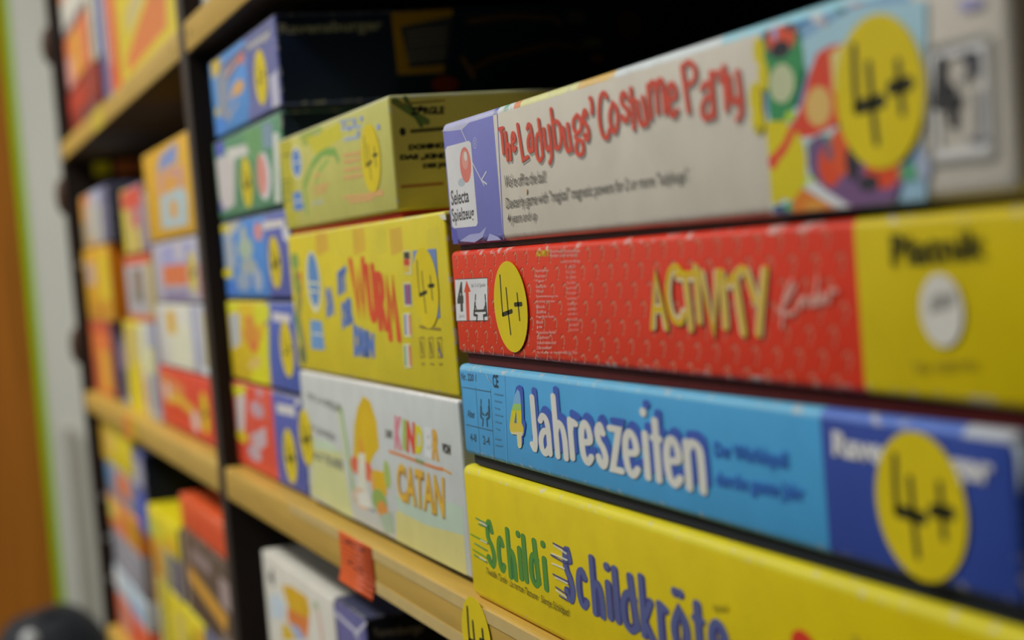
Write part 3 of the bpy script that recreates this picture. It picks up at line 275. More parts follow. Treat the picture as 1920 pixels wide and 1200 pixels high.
ART['turtle']={'y':0.19,'x':(-0.5645,-0.205),'z':(-0.1315,-0.081),'D':0.26,'f':[('W','#2e6a3a',4.6,0,0,[('S',20.51,14.63,31.09,32.72),('c',31.92,14.61,40.74,28.14),('h',42.47,13.61,51.66,32.44),('i',52.86,14.74,57.82,32.7),('l',57.93,14.7,62.48,32.33),('d',63.46,14.75,74.04,32.29),('i',76.07,15.01,80.65,32.55)],2.1),('W','#47782c',3.4,0,0,[('S',20.51,14.63,31.09,32.72),('c',31.92,14.61,40.74,28.14),('h',42.47,13.61,51.66,32.44),('i',52.86,14.74,57.82,32.7),('l',57.93,14.7,62.48,32.33),('d',63.46,14.75,74.04,32.29),('i',76.07,15.01,80.65,32.55)],2.0),('W','#38386c',5.2,0,0,[('S',94.08,15.09,103.57,33.68),('c',104.45,15.0,114.4,28.66),('h',116.35,14.53,126.5,34.13),('i',127.48,15.18,132.51,33.5),('l',133.32,15.26,137.88,33.49),('d',138.03,14.26,150.87,33.1),('k',150.96,13.74,162.05,34.14),('r',162.78,13.62,170.91,28.19),('ö',171.42,14.84,183.13,34.36),('t',184.21,15.92,192.6,32.63),('e',193.39,15.69,205.14,29.48)],2.0),('W','#48507c',3.6,0,0,[('S',94.08,15.09,103.57,33.68),('c',104.45,15.0,114.4,28.66),('h',116.35,14.53,126.5,34.13),('i',127.48,15.18,132.51,33.5),('l',133.32,15.26,137.88,33.49),('d',138.03,14.26,150.87,33.1),('k',150.96,13.74,162.05,34.14),('r',162.78,13.62,170.91,28.19),('ö',171.42,14.84,183.13,34.36),('t',184.21,15.92,192.6,32.63),('e',193.39,15.69,205.14,29.48)],1.9),('S','#3f7a50',0.55,[(12.35,31.43),(26.59,30.76)]),('S','#3f7a50',0.55,[(14.82,29.55),(25.13,29.38)]),('S','#4a8a2c',0.55,[(4.6,24.28),(23.74,23.65)]),('S','#3f7a50',0.55,[(8.06,21.32),(21.87,20.59)]),('S','#4a8a2c',0.55,[(6.19,18.6),(21.17,17.7)]),('S','#3f7a50',0.55,[(6.91,16.68),(20.77,16.04)]),('S','#b9c8a8',0.55,[(16.23,30.54),(24.15,30.03)]),('S','#b9c8a8',0.55,[(15.7,23.66),(22.57,23.47)]),('S','#b9c8a8',0.55,[(12.85,16.79),(19.73,16.47)]),('S','#38386c',0.55,[(87.99,33.16),(99.92,32.5)]),('S','#c0bfa8',0.55,[(85.83,29.46),(99.25,29.27)]),('S','#38386c',0.55,[(85.24,28.83),(97.67,27.97)]),('S','#c0bfa8',0.55,[(85.56,26.03),(96.38,26.02)]),('S','#38386c',0.55,[(85.73,22.5),(98.22,22.14)]),('S','#c0bfa8',0.55,[(87.39,21.71),(98.07,21.42)]),('S','#38386c',0.55,[(87.16,18.47),(96.41,17.63)]),('S','#c0bfa8',0.55,[(87.4,17.44),(96.18,16.54)]),('S','#38386c',0.55,[(89.84,16.1),(96.87,15.61)]),('S','#c0bfa8',0.55,[(88.78,32.57),(99.24,31.36)]),('T','#3c3a18','Twiddle Turtle · La tortue Tatoune · Sientje Schildpad',[(18.37,10.86),(96.51,9.59),(97.22,13.05),(19.72,14.08)],0.0),('T','#8a8016','spiel',[(197.78,30.94),(205.42,31.84),(205.87,34.72),(197.94,33.82)],0.02),('E','#b8301c',(242.36,31.23,5.38,3.96)),('T','#8f8528','Zoch Verlag',[(263.08,34.01),(283.74,34.43),(284.23,38.56),(263.64,38.38)],0.02)],'r':[],'st':[],'zones':[('#c4a800',9)],'wear':0.08,'topz':[('#c8b020',9)],'tray':'#bda602','gap':0,'rad':0.003}
ART['green']={'y':0.195,'x':(-0.8415,-0.6345),'z':(0.0155,0.067),'D':0.21,'f':[('P','#a39c24',[(-1.26,52.19),(29.4,52.7),(28.96,10.76),(0.73,8.67)]),('P','#8c9a3c',[(46.98,51.55),(91.77,51.88),(102.1,45.69),(55.53,43.41)]),('S','#6c9440',4,[(50.01,10.28),(48.04,23.54),(68.58,32.9),(91.92,37.59),(114.77,35.64),(119.27,31.49)]),('S','#7aa048',2,[(69.2,19.49),(81.48,29.27),(100.7,32.99)]),('P','#b2ab28',[(62.52,46.82),(130.86,48.36),(128.25,40.69),(75.84,37.64)]),('E','#c9c2a6',(36.4,36.74,11.64,8.34)),('E','#4a74ac',(36.45,36.75,9.32,7.0)),('S','#b8bcb8',1,[(29.41,37.06),(43.69,36.76)]),('P','#4a74ac',[(22.26,21.83),(39.2,21.9),(43.78,12.24),(22.22,12.22)]),('S','#b8bcb8',0.9,[(24.15,17.2),(41.97,16.75)]),('S','#8c9a70',1.6,[(77.28,47.56),(90.24,47.62)]),('S','#8a98a8',1.6,[(129.72,45.01),(162.2,42.99)]),('S','#8a98a8',1.6,[(132.73,39.78),(157.26,38.71)]),('S','#8f9a90',1.6,[(127.14,48.74),(156.36,46.92)]),('S','#98a088',1.6,[(62.72,13.96),(84.58,14.08)]),('S','#c49058',1.5,[(71.87,26.79),(83.02,27.58)]),('S','#c49058',1.5,[(67.8,21.72),(97.63,21.36)]),('S','#c49058',1.5,[(69.01,18.97),(92.68,19.08)]),('S','#c49058',1.5,[(130.3,32.58),(158.53,31.67)]),('S','#c49058',1.5,[(129.32,29.69),(155.89,29.01)]),('S','#c49058',1.5,[(128.01,25.81),(156.42,25.14)]),('S','#c49058',1.5,[(126.86,22.41),(157.1,21.73)]),('S','#c49058',1.5,[(123.89,13.61),(187.79,11.25)]),('S','#c49058',1.5,[(132.58,11.12),(172.54,10.29)]),('S','#c49058',1.5,[(164.71,12.65),(186.61,12.71)]),('S','#7c7a1c',1.2,[(6.66,42.86),(26.46,42.06)]),('S','#7c7a1c',1.2,[(1.29,29.46),(21.33,28.94)]),('S','#7c7a1c',1.2,[(0.16,26.65),(20.25,26.19)]),('S','#7c7a1c',1.2,[(-1.2,23.26),(18.96,22.88)]),('S','#7c7a1c',1.2,[(-2.79,19.29),(17.44,19.0)]),('E','#7c8cb0',(135.14,46.94,2.75,1.43)),('E','#7c8cb0',(143.57,44.12,2.69,1.41)),('E','#7c8cb0',(153.21,45.56,2.62,1.39)),('E','#7c8cb0',(165.0,46.25,2.55,1.37)),('E','#7c8cb0',(190.09,39.95,2.38,1.33)),('E','#7c8cb0',(157.78,40.33,2.59,1.39))],'r':[('S','#5c6c34',3,[(2.86,48.84),(9.47,44.06),(16.18,39.7)]),('S','#4c6430',2,[(7.65,49.97),(13.68,38.25)]),('T','#23221a','ZÜRGLE',[(9.35,42.72),(24.29,42.47),(24.66,46.51),(9.71,46.74)],0.06),('E','#23221a',(5.22,35.98,1.4,1.79)),('S','#4c4420',1.6,[(9.22,36.0),(23.75,36.39)]),('T','#1c1a12','DOMINO FÜR',[(7.09,28.04),(31.93,28.25),(32.19,31.19),(7.35,30.94)],0.08),('T','#1c1a12','DAS „KINDERSPIEL',[(2.95,23.8),(38.73,22.86),(39.01,26.04),(3.19,26.47)],0.08),('T','#1c1a12','DES JAHRES',[(12.71,19.63),(31.14,19.43),(31.42,22.6),(12.94,22.09)],0.08),('S','#8a5a24',1.3,[(2.92,13.04),(20.96,13.25)]),('S','#7a6a2c',0.8,[(3.21,47.48),(24.82,48.31)])],'st':[(174.63,27.73,15.0,1)],'zones':[('#a8a43a',-0.812),('#a9a654',9)],'topz':[('#a8a878',9)],'side':'#a89c48','tray':'#9a2c1c','gap':3.0}
ART['wurm']={'y':0.195,'x':(-0.842,-0.5745),'z':(-0.058,0.0155),'D':0.25,'f':[('P','#bcae2c',[(168.82,70.32),(187.27,70.74),(187.35,60.35),(168.53,58.48)]),('P','#c89a28',[(133.5,71.72),(153.71,72.13),(153.78,61.25),(133.15,59.32)]),('P','#c59a2c',[(193.29,69.35),(210.56,69.78),(210.66,59.72),(193.03,57.9)]),('P','#bcae2c',[(244.61,67.32),(259.54,67.77),(259.66,58.4),(244.42,56.68)]),('P','#c8962c',[(62.94,74.51),(86.91,74.88),(86.93,63.05),(62.46,61.0)]),('S','#4a7c40',9,[(12.88,50.72),(17.09,39.24),(7.73,27.66),(15.68,16.3)]),('S','#a8703c',3,[(25.17,47.75),(12.43,33.48),(19.48,13.54)]),('S','#3c7c60',3,[(9.11,24.79),(14.85,7.65)]),('E','#6c8c48',(13.64,59.3,8.61,4.55)),('E','#b86c34',(21.62,51.19,4.84,2.27)),('E','#4c5a40',(12.88,9.01,7.41,5.26)),('E','#c4c0a0',(50.77,47.97,14.72,15.89)),('E','#4a78a8',(51.27,49.09,11.3,13.69)),('S','#c0bc98',1.4,[(41.66,47.62),(60.68,46.92)]),('S','#c0bc98',1.2,[(40.12,43.45),(58.1,42.85)]),('P','#5a84b0',[(36.74,28.08),(60.45,27.87),(61.79,13.19),(33.44,12.84)]),('S','#c4c0a0',1,[(38.81,21.12),(60.11,20.77)]),('T','#4c68a0','DA',[(71.97,29.66),(88.39,31.45),(89.27,45.93),(74.07,44.68)],0.09),('T','#4c68a0','IST',[(97.61,40.41),(116.31,42.96),(117.65,55.64),(99.69,52.34)],0.09),('T','#4c68a0','DER',[(100.18,24.31),(122.94,28.3),(123.31,40.92),(102.59,37.31)],0.09),('T','#4c68a0','DRIN',[(117.55,11.92),(153.23,12.23),(155.88,23.48),(120.86,27.76)],0.1),('W','#bc3c1c',6.4,0,0,[('W',122.91,31.44,150.46,59.13),('U',149.45,28.28,165.13,55.77),('R',163.94,24.7,179.04,51.73),('M',177.9,20.36,197.18,48.73)],1.5),('P','#bdb888',[(210.66,59.72),(221.1,59.66),(220.4,49.52),(210.0,49.65)]),('P','#2c2a20',[(211.22,59.03),(219.45,59.04),(219.36,56.17),(211.19,56.35)]),('P','#b03a24',[(210.38,56.14),(218.62,56.18),(218.54,53.31),(210.35,53.45)]),('P','#c4a030',[(209.53,53.24),(217.8,53.32),(217.72,50.44),(209.51,50.55)]),('P','#bdb888',[(206.75,46.31),(217.31,46.45),(216.61,36.22),(206.08,36.15)]),('P','#3c4a90',[(208.07,45.62),(211.09,45.6),(210.14,37.08),(207.11,37.06)]),('P','#a04848',[(211.09,45.6),(214.09,45.58),(213.14,37.09),(210.14,37.08)]),('P','#3c4a90',[(214.09,45.58),(217.06,45.56),(216.12,37.11),(213.14,37.09)]),('P','#bdb888',[(202.99,33.41),(213.67,33.74),(212.96,23.43),(202.31,23.16)]),('P','#5c70a8',[(204.33,32.74),(207.38,32.77),(206.41,24.17),(203.35,24.1)]),('P','#c8c4b0',[(207.38,32.77),(210.41,32.81),(209.45,24.24),(206.41,24.17)]),('P','#c07060',[(210.41,32.81),(213.41,32.84),(212.46,24.31),(209.45,24.24)]),('P','#bdb888',[(199.11,20.11),(209.92,20.65),(209.19,10.25),(198.42,9.78)]),('P','#5a9070',[(200.47,19.47),(203.56,19.56),(202.57,10.87),(199.47,10.74)]),('P','#c8c4b0',[(203.56,19.56),(206.62,19.65),(205.65,11.0),(202.57,10.87)]),('P','#c06a50',[(206.62,19.65),(209.66,19.74),(208.7,11.13),(205.65,11.0)]),('P','#5c74a4',[(224.67,59.34),(254.63,59.37),(252.59,32.01),(226.0,30.78),(222.28,48.39)]),('S','#8c7a24',0.5,[(223.16,23.23),(229.06,23.82),(228.28,15.9),(222.37,15.24),(223.16,23.23)]),('S','#6c6430',1.2,[(224.84,21.51),(225.77,17.13)]),('S','#8c7a24',0.8,[(223.08,12.61),(226.7,12.76)]),('S','#8c7a24',0.5,[(235.32,23.54),(241.01,24.11),(240.26,16.33),(234.56,15.69),(235.32,23.54)]),('S','#6c6430',1.2,[(236.94,21.85),(237.84,17.54)]),('S','#8c7a24',0.8,[(235.24,13.11),(238.74,13.25)]),('S','#8c7a24',0.5,[(246.37,23.82),(251.88,24.38),(251.17,16.72),(245.64,16.1),(246.37,23.82)]),('S','#6c6430',1.2,[(247.94,22.15),(248.82,17.92)]),('S','#8c7a24',0.8,[(246.31,13.55),(249.69,13.69)]),('S','#5a5a80',1.4,[(247.19,19.36),(250.5,16.7)]),('S','#7c6c24',1.0,[(225.26,28.13),(251.4,27.55)]),('P','#c8c4a8',[(262.32,73.24),(269.98,72.86),(270.49,69.97),(265.42,70.2)]),('S','#a05a28',1.2,[(100.74,73.02),(115.07,73.97),(126.52,73.5)])],'r':[],'st':[(237.44,43.91,16.4,1)],'zones':[('#d8ac1e',9)],'topz':[('#c4b030',9)],'side':'#7a701c','tray':'#b09a14','gap':1.2}
ART['catan']={'y':0.195,'x':(-0.842,-0.577),'z':(-0.1315,-0.058),'D':0.24,'f':[('P','#b0b27c',[(16.4,33.7),(77.29,36.45),(89.56,0.36),(65.77,2.57),(5.13,6.36)]),('P','#a8b89c',[(15.59,37.96),(56.85,38.7),(76.82,35.06),(15.85,32.21)]),('P','#b3ae6e',[(165.34,16.83),(189.68,23.49),(211.71,21.7),(258.7,19.37),(257.99,-0.94),(162.68,-0.53)]),('P','#9cae9c',[(164.15,23.94),(213.98,29.91),(260.45,31.25),(258.75,19.59),(210.41,16.97),(172.15,17.71)]),('T','#5a5c58','FÜR 2-4 SPIELER',[(13.87,59.21),(83.76,55.46),(85.62,60.91),(15.2,62.74)],0.03),('T','#5a5c58','AB 4 JAHREN',[(7.42,41.94),(65.34,38.35),(67.28,43.97),(8.77,45.53)],0.03),('T','#5a5c58','KLAUS TEUBER',[(1.78,26.82),(78.95,26.12),(80.83,31.68),(3.14,30.47)],0.03),('S','#7a9c3c',3.6,[(84.51,57.65),(89.23,41.54),(92.73,22.01),(94.12,14.23)]),('S','#a8b85c',2,[(77.97,56.67),(84.37,33.1)]),('P','#d89c06',[(97.94,31.79),(106.16,50.81),(115.1,60.49),(127.58,67.13),(138.86,65.32),(146.74,56.45),(147.31,44.16),(136.08,39.39),(124.22,30.62),(114.14,28.27)]),('P','#d08428',[(111.47,43.49),(116.67,47.79),(121.42,39.26),(115.0,30.93)]),('E','#c4583c',(101.73,31.65,8.06,4.33)),('E','#c4583c',(124.24,30.87,7.63,4.74)),('P','#d8c8a8',[(109.73,38.16),(121.42,39.26),(118.93,19.81),(100.69,16.34)]),('E','#b8a48c',(107.95,15.94,15.89,5.42)),('E','#c08a4c',(131.99,26.38,4.67,5.22)),('P','#c8980c',[(132.19,32.72),(153.61,33.71),(153.68,22.69),(134.8,20.93)]),('E','#7c9448',(140.07,18.57,12.83,5.71)),('E','#8ca050',(156.71,32.8,5.26,6.56)),('E','#b87c34',(144.21,14.59,9.08,4.66)),('S','#686868',0.9,[(99.98,14.15),(131.25,12.42)]),('P','#d0c8b0',[(101.14,17.7),(121.28,21.36),(127.89,13.25),(101.38,12.49)]),('P','#8c9c84',[(138.28,12.07),(159.29,16.05),(160.61,6.47),(144.62,4.2)]),('T','#55564c','DIE',[(160.32,50.2),(170.45,50.57),(170.63,53.94),(160.59,53.85)],0.05),('T','#c4707c','K',[(172.36,45.96),(183.66,46.06),(188.15,61.42),(177.0,61.56)],0.06),('T','#8ca048','I',[(184.76,47.1),(190.13,46.66),(194.12,60.46),(188.82,61.0)],0.06),('T','#c43c28','N',[(190.79,46.25),(202.33,46.41),(206.31,60.46),(194.91,60.52)],0.06),('T','#c8b418','D',[(203.23,46.96),(213.63,47.04),(217.1,59.48),(206.81,59.58)],0.06),('T','#b8bcc0','E',[(215.75,46.79),(225.79,46.86),(229.25,59.55),(219.32,59.65)],0.06),('T','#d09030','R',[(226.39,46.48),(235.43,46.49),(238.9,59.44),(229.96,59.6)],0.06),('T','#3c3a34','VON',[(240.0,50.85),(250.6,50.56),(251.75,54.94),(241.07,54.85)],0.06),('S','#b8703c',1.4,[(163.55,44.19),(187.83,44.11),(206.79,43.65),(231.86,43.5),(240.19,43.92)]),('S','#6c8448',1.4,[(203.21,44.21),(214.23,43.94)]),('S','#c08c3c',1,[(240.19,43.92),(249.32,43.15)]),('T','#8c6428','CATAN',[(171.23,22.87),(236.61,22.77),(240.63,40.49),(173.82,39.9)],0.05),('T','#cf962c','CATAN',[(170.53,23.26),(236.08,23.36),(240.05,40.86),(173.13,40.31)],0.02)],'r':[],'st':[(3.1,36.91,15.5,0)],'zones':[('#abb0ac',9)],'topz':[('#c2c4ba',9)],'side':'#8f9088','tray':'#3a3828','gap':3.0}  # dark tray colour stands in for the shadow gap below the lid
ART['navy']={'y':0.197,'x':(-1.028,-0.8345),'z':(0.0835,0.1345),'D':0.33,'f':[('P','#565c8c',[(147.92,51.7),(192.8,50.22),(188.54,-1.83),(104.03,-0.22)]),('P','#5a6080',[(21.49,44.11),(99.86,46.18),(190.25,47.22),(177.54,39.14),(113.27,41.12),(40.87,28.18)]),('P','#c8a010',[(7.57,50.1),(40.28,48.92),(28.86,40.43),(8.04,39.73)]),('E','#c8a818',(19.41,17.83,12.22,3.23)),('P','#7a808c',[(18.31,37.73),(56.64,42.68),(49.94,10.53),(16.99,8.9)]),('E','#b88c50',(83.13,24.6,18.55,4.24)),('S','#b8925c',3,[(58.42,21.13),(84.16,26.12),(91.68,28.36)]),('S','#8a8a94',3,[(45.88,9.3),(78.39,17.19)]),('S','#b0846c',2.5,[(53.68,36.51),(89.3,40.74),(106.75,40.49)]),('E','#b86040',(100.09,39.86,7.47,3.54)),('T','#a4a29c','Ravensburger',[(119.32,40.87),(178.93,39.22),(181.42,45.19),(121.39,45.49)],0.05),('P','#a4a4b4',[(169.49,19.88),(190.19,21.5),(189.88,1.47),(171.01,0.65)]),('P','#3c74c0',[(7.82,12.92),(33.96,13.91),(35.95,3.29),(2.91,3.05)])],'r':[('T','#7c786c','Ravensburger',[(1.94,38.1),(59.87,38.7),(59.94,46.29),(2.03,45.5)],0.03),('P','#8c6818',[(65.45,49.65),(102.01,51.14),(93.17,15.82),(66.38,15.66)]),('P','#34343c',[(69.98,41.93),(101.64,46.99),(99.25,20.34),(73.47,18.92)]),('S','#6a6460',1.2,[(73.98,38.3),(96.6,40.01)]),('S','#6a6460',1.2,[(73.66,34.78),(96.28,36.47)]),('S','#6a6460',1.2,[(73.34,31.27),(95.96,32.92)]),('S','#6a6460',1.2,[(72.98,27.17),(95.59,28.78)]),('S','#6a6460',1.2,[(72.66,23.65),(95.27,25.23)]),('P','#121e2c',[(102.04,51.43),(289.31,55.06),(284.36,-2.29),(65.16,5.44),(66.03,15.08),(93.14,15.52)]),('S','#4c3824',4,[(110.87,43.78),(136.82,46.11),(162.93,44.24),(165.98,41.12)]),('S','#4a3420',4,[(110.07,16.97),(121.78,22.53),(141.56,26.08),(161.65,29.68),(178.04,26.1)]),('S','#6c4c22',3,[(105.21,23.11),(110.62,12.47)]),('E','#6c2a18',(93.56,9.28,8.16,4.73)),('E','#48241e',(209.83,38.71,8.94,9.27)),('E','#44403c',(176.32,44.51,6.7,3.66)),('E','#603c2c',(187.68,20.25,5.42,3.07)),('E','#54503c',(185.12,29.55,7.42,3.06))],'st':[(148.3,22.62,15.5,1)],'zones':[('#4480ba',-0.915),('#4c5488',9)],'topz':[('#5a5c74',9)],'side':'#141c30','tray':'#20242e','gap':2.0}
ART['green2']={'y':0.197,'x':(-1.038,-0.8415),'z':(0.031,0.083),'D':0.33,'f':[('P','#4a42a8',[(8.3,53.9),(35.52,52.73),(28.71,42.44),(8.1,42.08)]),('P','#4a3a90',[(4.04,14.76),(24.66,15.3),(24.17,6.73),(3.85,6.7)]),('P','#b0aaa6',[(3.78,41.03),(35.67,41.86),(64.43,36.14),(51.6,8.69),(15.25,7.18),(4.88,16.46)]),('P','#b4b4ac',[(38.96,44.97),(103.41,42.55),(110.0,36.26),(47.48,36.84)]),('P','#5a8a58',[(95.47,49.67),(148.58,49.1),(143.22,29.79),(111.37,32.36)]),('P','#6c8494',[(148.58,49.1),(176.32,48.36),(173.42,34.76),(148.51,35.44)]),('E','#c4c0bc',(143.29,20.49,18.22,13.66)),('E','#c87c70',(138.09,21.51,12.75,11.94)),('S','#a8a4b8',2,[(155.53,31.81),(151.0,10.94)]),('P','#4a3c80',[(178.83,1.84),(186.58,1.43),(184.85,-2.88),(178.15,-3.15)]),('P','#b8bcb0',[(176.36,41.87),(189.47,41.19),(179.41,3.29),(166.22,4.02)])],'r':[],'st':[(94.96,20.19,15.2,2)],'zones':[('#4a7c5a',9)],'topz':[('#5c7a70',9)],'side':'#1a2430','tray':'#20242a','gap':2.0}
ART['blue3']={'y':0.197,'x':(-1.038,-0.8435),'z':(-0.0205,0.0305),'D':0.33,'f':[('P','#c8ac10',[(0.15,50.64),(46.84,50.0),(27.03,45.37),(0.46,43.58)]),('P','#a8a490',[(30.23,52.1),(64.13,50.56),(39.69,42.15),(6.14,39.87)]),('P','#8c949c',[(6.14,39.87),(38.9,40.48),(40.6,21.72),(3.41,18.85)]),('E','#8fa08c',(71.94,32.37,22.65,7.17)),('E','#98a090',(69.69,41.04,9.75,5.85)),('E','#8a9490',(76.5,21.07,25.68,5.22)),('E','#7c8ca0',(56.09,12.04,23.37,6.02)),('E','#8c98a8',(101.62,12.61,12.23,7.04)),('E','#c47c78',(114.05,41.32,11.92,5.6)),('E','#c8ac18',(10.15,18.05,16.36,3.47)),('P','#b8b4b0',[(128.45,46.71),(183.7,45.73),(184.66,41.57),(126.23,41.5)]),('P','#b8b8bc',[(176.76,41.61),(192.21,40.97),(192.61,32.21),(179.06,34.12)]),('P','#3464b0',[(4.06,12.5),(36.51,12.91),(35.87,4.02),(6.7,2.64)])],'r':[],'st':[(152.56,22.21,15.0,0)],'zones':[('#3c78b8',-0.905),('#4c5496',9)],'topz':[('#5c6c8c',9)],'side':'#1a2c50','tray':'#242c40','gap':2.0}
ART['yel4']={'y':0.197,'x':(-1.044,-0.8495),'z':(-0.074,-0.021),'D':0.33,'f':[('P','#c8bc20',[(-0.45,51.86),(43.44,53.41),(37.42,47.89),(7.32,44.82)]),('P','#9ca0a4',[(6.98,44.11),(39.96,45.85),(34.03,25.41),(7.08,21.09)]),('E','#cc7c28',(73.36,32.19,26.18,7.4)),('E','#d0602c',(77.12,24.98,13.0,3.37)),('E','#c87034',(68.18,41.45,13.23,2.7)),('P','#ccb80c',[(100.97,28.95),(127.6,42.3),(112.2,1.93),(56.47,-0.06)]),('P','#d4a054',[(64.11,17.18),(97.02,19.71),(87.54,12.13),(50.91,9.88)]),('P','#c8c820',[(87.07,50.91),(133.02,51.79),(129.07,42.32),(89.54,38.48)]),('P','#b8b4b4',[(138.3,47.13),(184.34,46.09),(183.77,41.32),(138.97,41.84)])],'r':[],'st':[(168.6,26.23,16.0,1)],'zones':[('#cca010',-0.925),('#3f529a',9)],'topz':[('#c0a830',-0.925),('#5c6490',9)],'side':'#1a2448','tray':'#5a4a20','gap':2.0}
ART['red5']={'y':0.197,'x':(-1.05,-0.8535),'z':(-0.1315,-0.0745),'D':0.33,'f':[('P','#c8bc20',[(1.6,54.2),(48.75,56.71),(39.18,50.64),(5.35,46.52)]),('P','#b0a8a4',[(8.93,46.38),(42.71,50.85),(27.75,25.39),(5.62,23.61)]),('E','#c8a418',(18.48,21.12,18.38,4.06)),('E','#a88890',(75.17,42.67,19.84,5.54)),('P','#a89498',[(47.92,24.6),(96.76,33.59),(94.9,21.89),(56.24,13.3)]),('E','#a09098',(55.84,13.29,20.61,5.0)),('S','#b87c74',2,[(50.47,45.46),(47.12,22.81),(74.65,10.98)]),('S','#b88078',2,[(102.19,53.66),(98.2,37.0)]),('E','#a88890',(86.9,54.42,9.7,3.4)),('P','#b4b2b0',[(133.47,50.43),(180.51,51.63),(180.78,45.6),(134.03,44.76)]),('P','#b0b0b0',[(184.34,61.51),(196.85,60.72),(193.95,53.11),(182.09,52.34)])],'r':[],'st':[(158.06,21.33,16.0,2)],'zones':[('#c4402a',-0.9285),('#454e92',9)],'topz':[('#b8503c',-0.9285),('#606484',9)],'side':'#1a2448','tray':'#582018','gap':2.0}
ART['low1']={'y':0.2,'x':(-1.017,-0.832),'z':(-0.415,-0.184),'D':0.055,'f':[('P','#c29414',[(54.34,217.02),(84.91,221.01),(123.02,221.38),(127.62,212.83),(115.9,205.85),(73.42,202.49),(62.02,210.34)]),('P','#c86c30',[(63.9,204.01),(123.58,208.92),(112.83,194.12),(80.01,193.9),(63.49,195.59)]),('P','#8c98b4',[(66.21,195.13),(92.63,197.73),(109.96,193.52),(83.35,188.02)]),('P','#c29c20',[(45.09,190.3),(62.48,193.06),(83.35,188.02),(42.27,179.51)]),('S','#c86c48',3,[(148.23,217.38),(152.65,202.36)]),('E','#8c9870',(143.07,220.4,5.37,2.64)),('P','#a8b4c0',[(14.04,201.65),(39.25,209.63),(59.87,204.93),(51.44,194.93),(14.67,187.79)]),('T','#40403c','4',[(16.09,210.39),(32.15,211.11),(33.97,223.07),(17.97,222.53)],0.05)],'r':[],'st':[],'zones':[('#b5b2a6',9)],'side':'#3a3430','stand':1}
ART['low2']={'y':0.2,'x':(-0.829,-0.768),'z':(-0.415,-0.1815),'D':0.31,'f':[('S','#a4a4b0',2.4,[(-4.88,224.89),(42.39,222.65),(45.34,219.06)]),('S','#a4a4b0',3,[(39.67,220.69),(63.75,232.42)])],'r':[('T','#6c6a66','Ravensburger',[(5.13,221.43),(32.08,219.66),(29.78,226.15),(4.28,227.61)],0.03)],'st':[],'zones':[('#50507c',9)],'side':'#14161c','topz':[('#3a3c50',9)],'stand':1}
# ---------------------------------------------------------------- the room
def struct(name, x0, x1, y0, y1, z0, z1, m):
    o = simple_box(name, x0, x1, y0, y1, z0, z1, m, None, 0); o['kind'] = 'structure'; return o
white_wall = mat('#b2b3ac', rough=.8, name='white_wall_paint', scale=3, mott=.03)
struct('floor', -3.7, 1.6, -2.4, .66, -.05, 0, mat('#3a3732', rough=.5, name='grey_floor', scale=6))
struct('wall_back', -3.7, 1.6, .62, .68, 0, 2.75, white_wall)
struct('ceiling', -5.2, 1.6, -2.4, .68, 2.75, 2.8, mat('#b0aea6', rough=.9, name='ceiling_paint', scale=3))
mb = MB(); mb.bm(rbox(-3.66, -3.60, .262, .62, 0, 2.75, 0), white_wall)
o = mb.build('wall_left'); o['kind'] = 'structure'
struct('wall_left_far', -3.66, -3.60, -2.4, -.62, 0, 2.75, white_wall)
struct('wall_left_lintel', -3.66, -3.60, -.62, .262, 2.12, 2.75, white_wall)
dm = mat('#7d4c16', rough=.45, name='orange_brown_wood', scale=4, mott=.18, stretch=(8, 8, .6), gain=1.9)
gm = mat('#74940a', rough=.5, name='lime_green_paint', gain=2.1)
struct('door_1', -3.65, -3.61, -.59, .2465, 0.005, 2.09, dm)
door = bpy.data.objects['door_1']
hb = MB(); hb.bm(rbox(-3.61, -3.56, -.53, -.51, 1.02, 1.04, .004), mat('#8a8a88', rough=.3, name='brushed_metal')); hb.bm(rbox(-3.575, -3.56, -.53, -.40, 1.02, 1.04, .004), mat('#8a8a88', rough=.3, name='brushed_metal')); hb.build('door_handle', door)
struct('trim_1', -3.665, -3.597, .2465, .2625, 0, 2.12, gm)
struct('trim_2', -3.665, -3.585, -.62, -.59, 0, 2.12, gm)
struct('trim_3', -3.665, -3.585, -.59, .238, 2.09, 2.12, gm)
wall_shade_m = mat('#8f8d84', rough=.7, name='wall_shade_grey')  # grey of a vertical shadow low on the white wall, painted as a strip
struct('wall_shade_strip', -3.60, -3.575, .296, .312, 0, .93, wall_shade_m)

# ceiling lamps of the room; the last is added to brighten the left wall
housing = mat('#b4b4b0', rough=.5, name='lamp_housing')
em = bpy.data.materials.new('lamp_diffuser'); em.use_nodes = True
em.node_tree.nodes['Principled BSDF'].inputs['Emission Color'].default_value = (1, .97, .92, 1); em.node_tree.nodes['Principled BSDF'].inputs['Emission Strength'].default_value = 3
for i, (lx, ly, p) in enumerate(LAMPS):
    t = empty('ceiling_lamp', (lx, ly, 2.75), ['long white ceiling lamp over the aisle beside the left shelf bay', 'long white ceiling lamp over the aisle beside the right shelf bay', 'added unseen ceiling lamp brightening the wall beyond the end of the shelves'][i], 'lamp')
    simple_box('housing', -.62, .62, -.17, .17, -.06, 0, housing, t, .004); simple_box('diffuser', -.6, .6, -.15, .15, -.068, -.0605, em, t, .002)

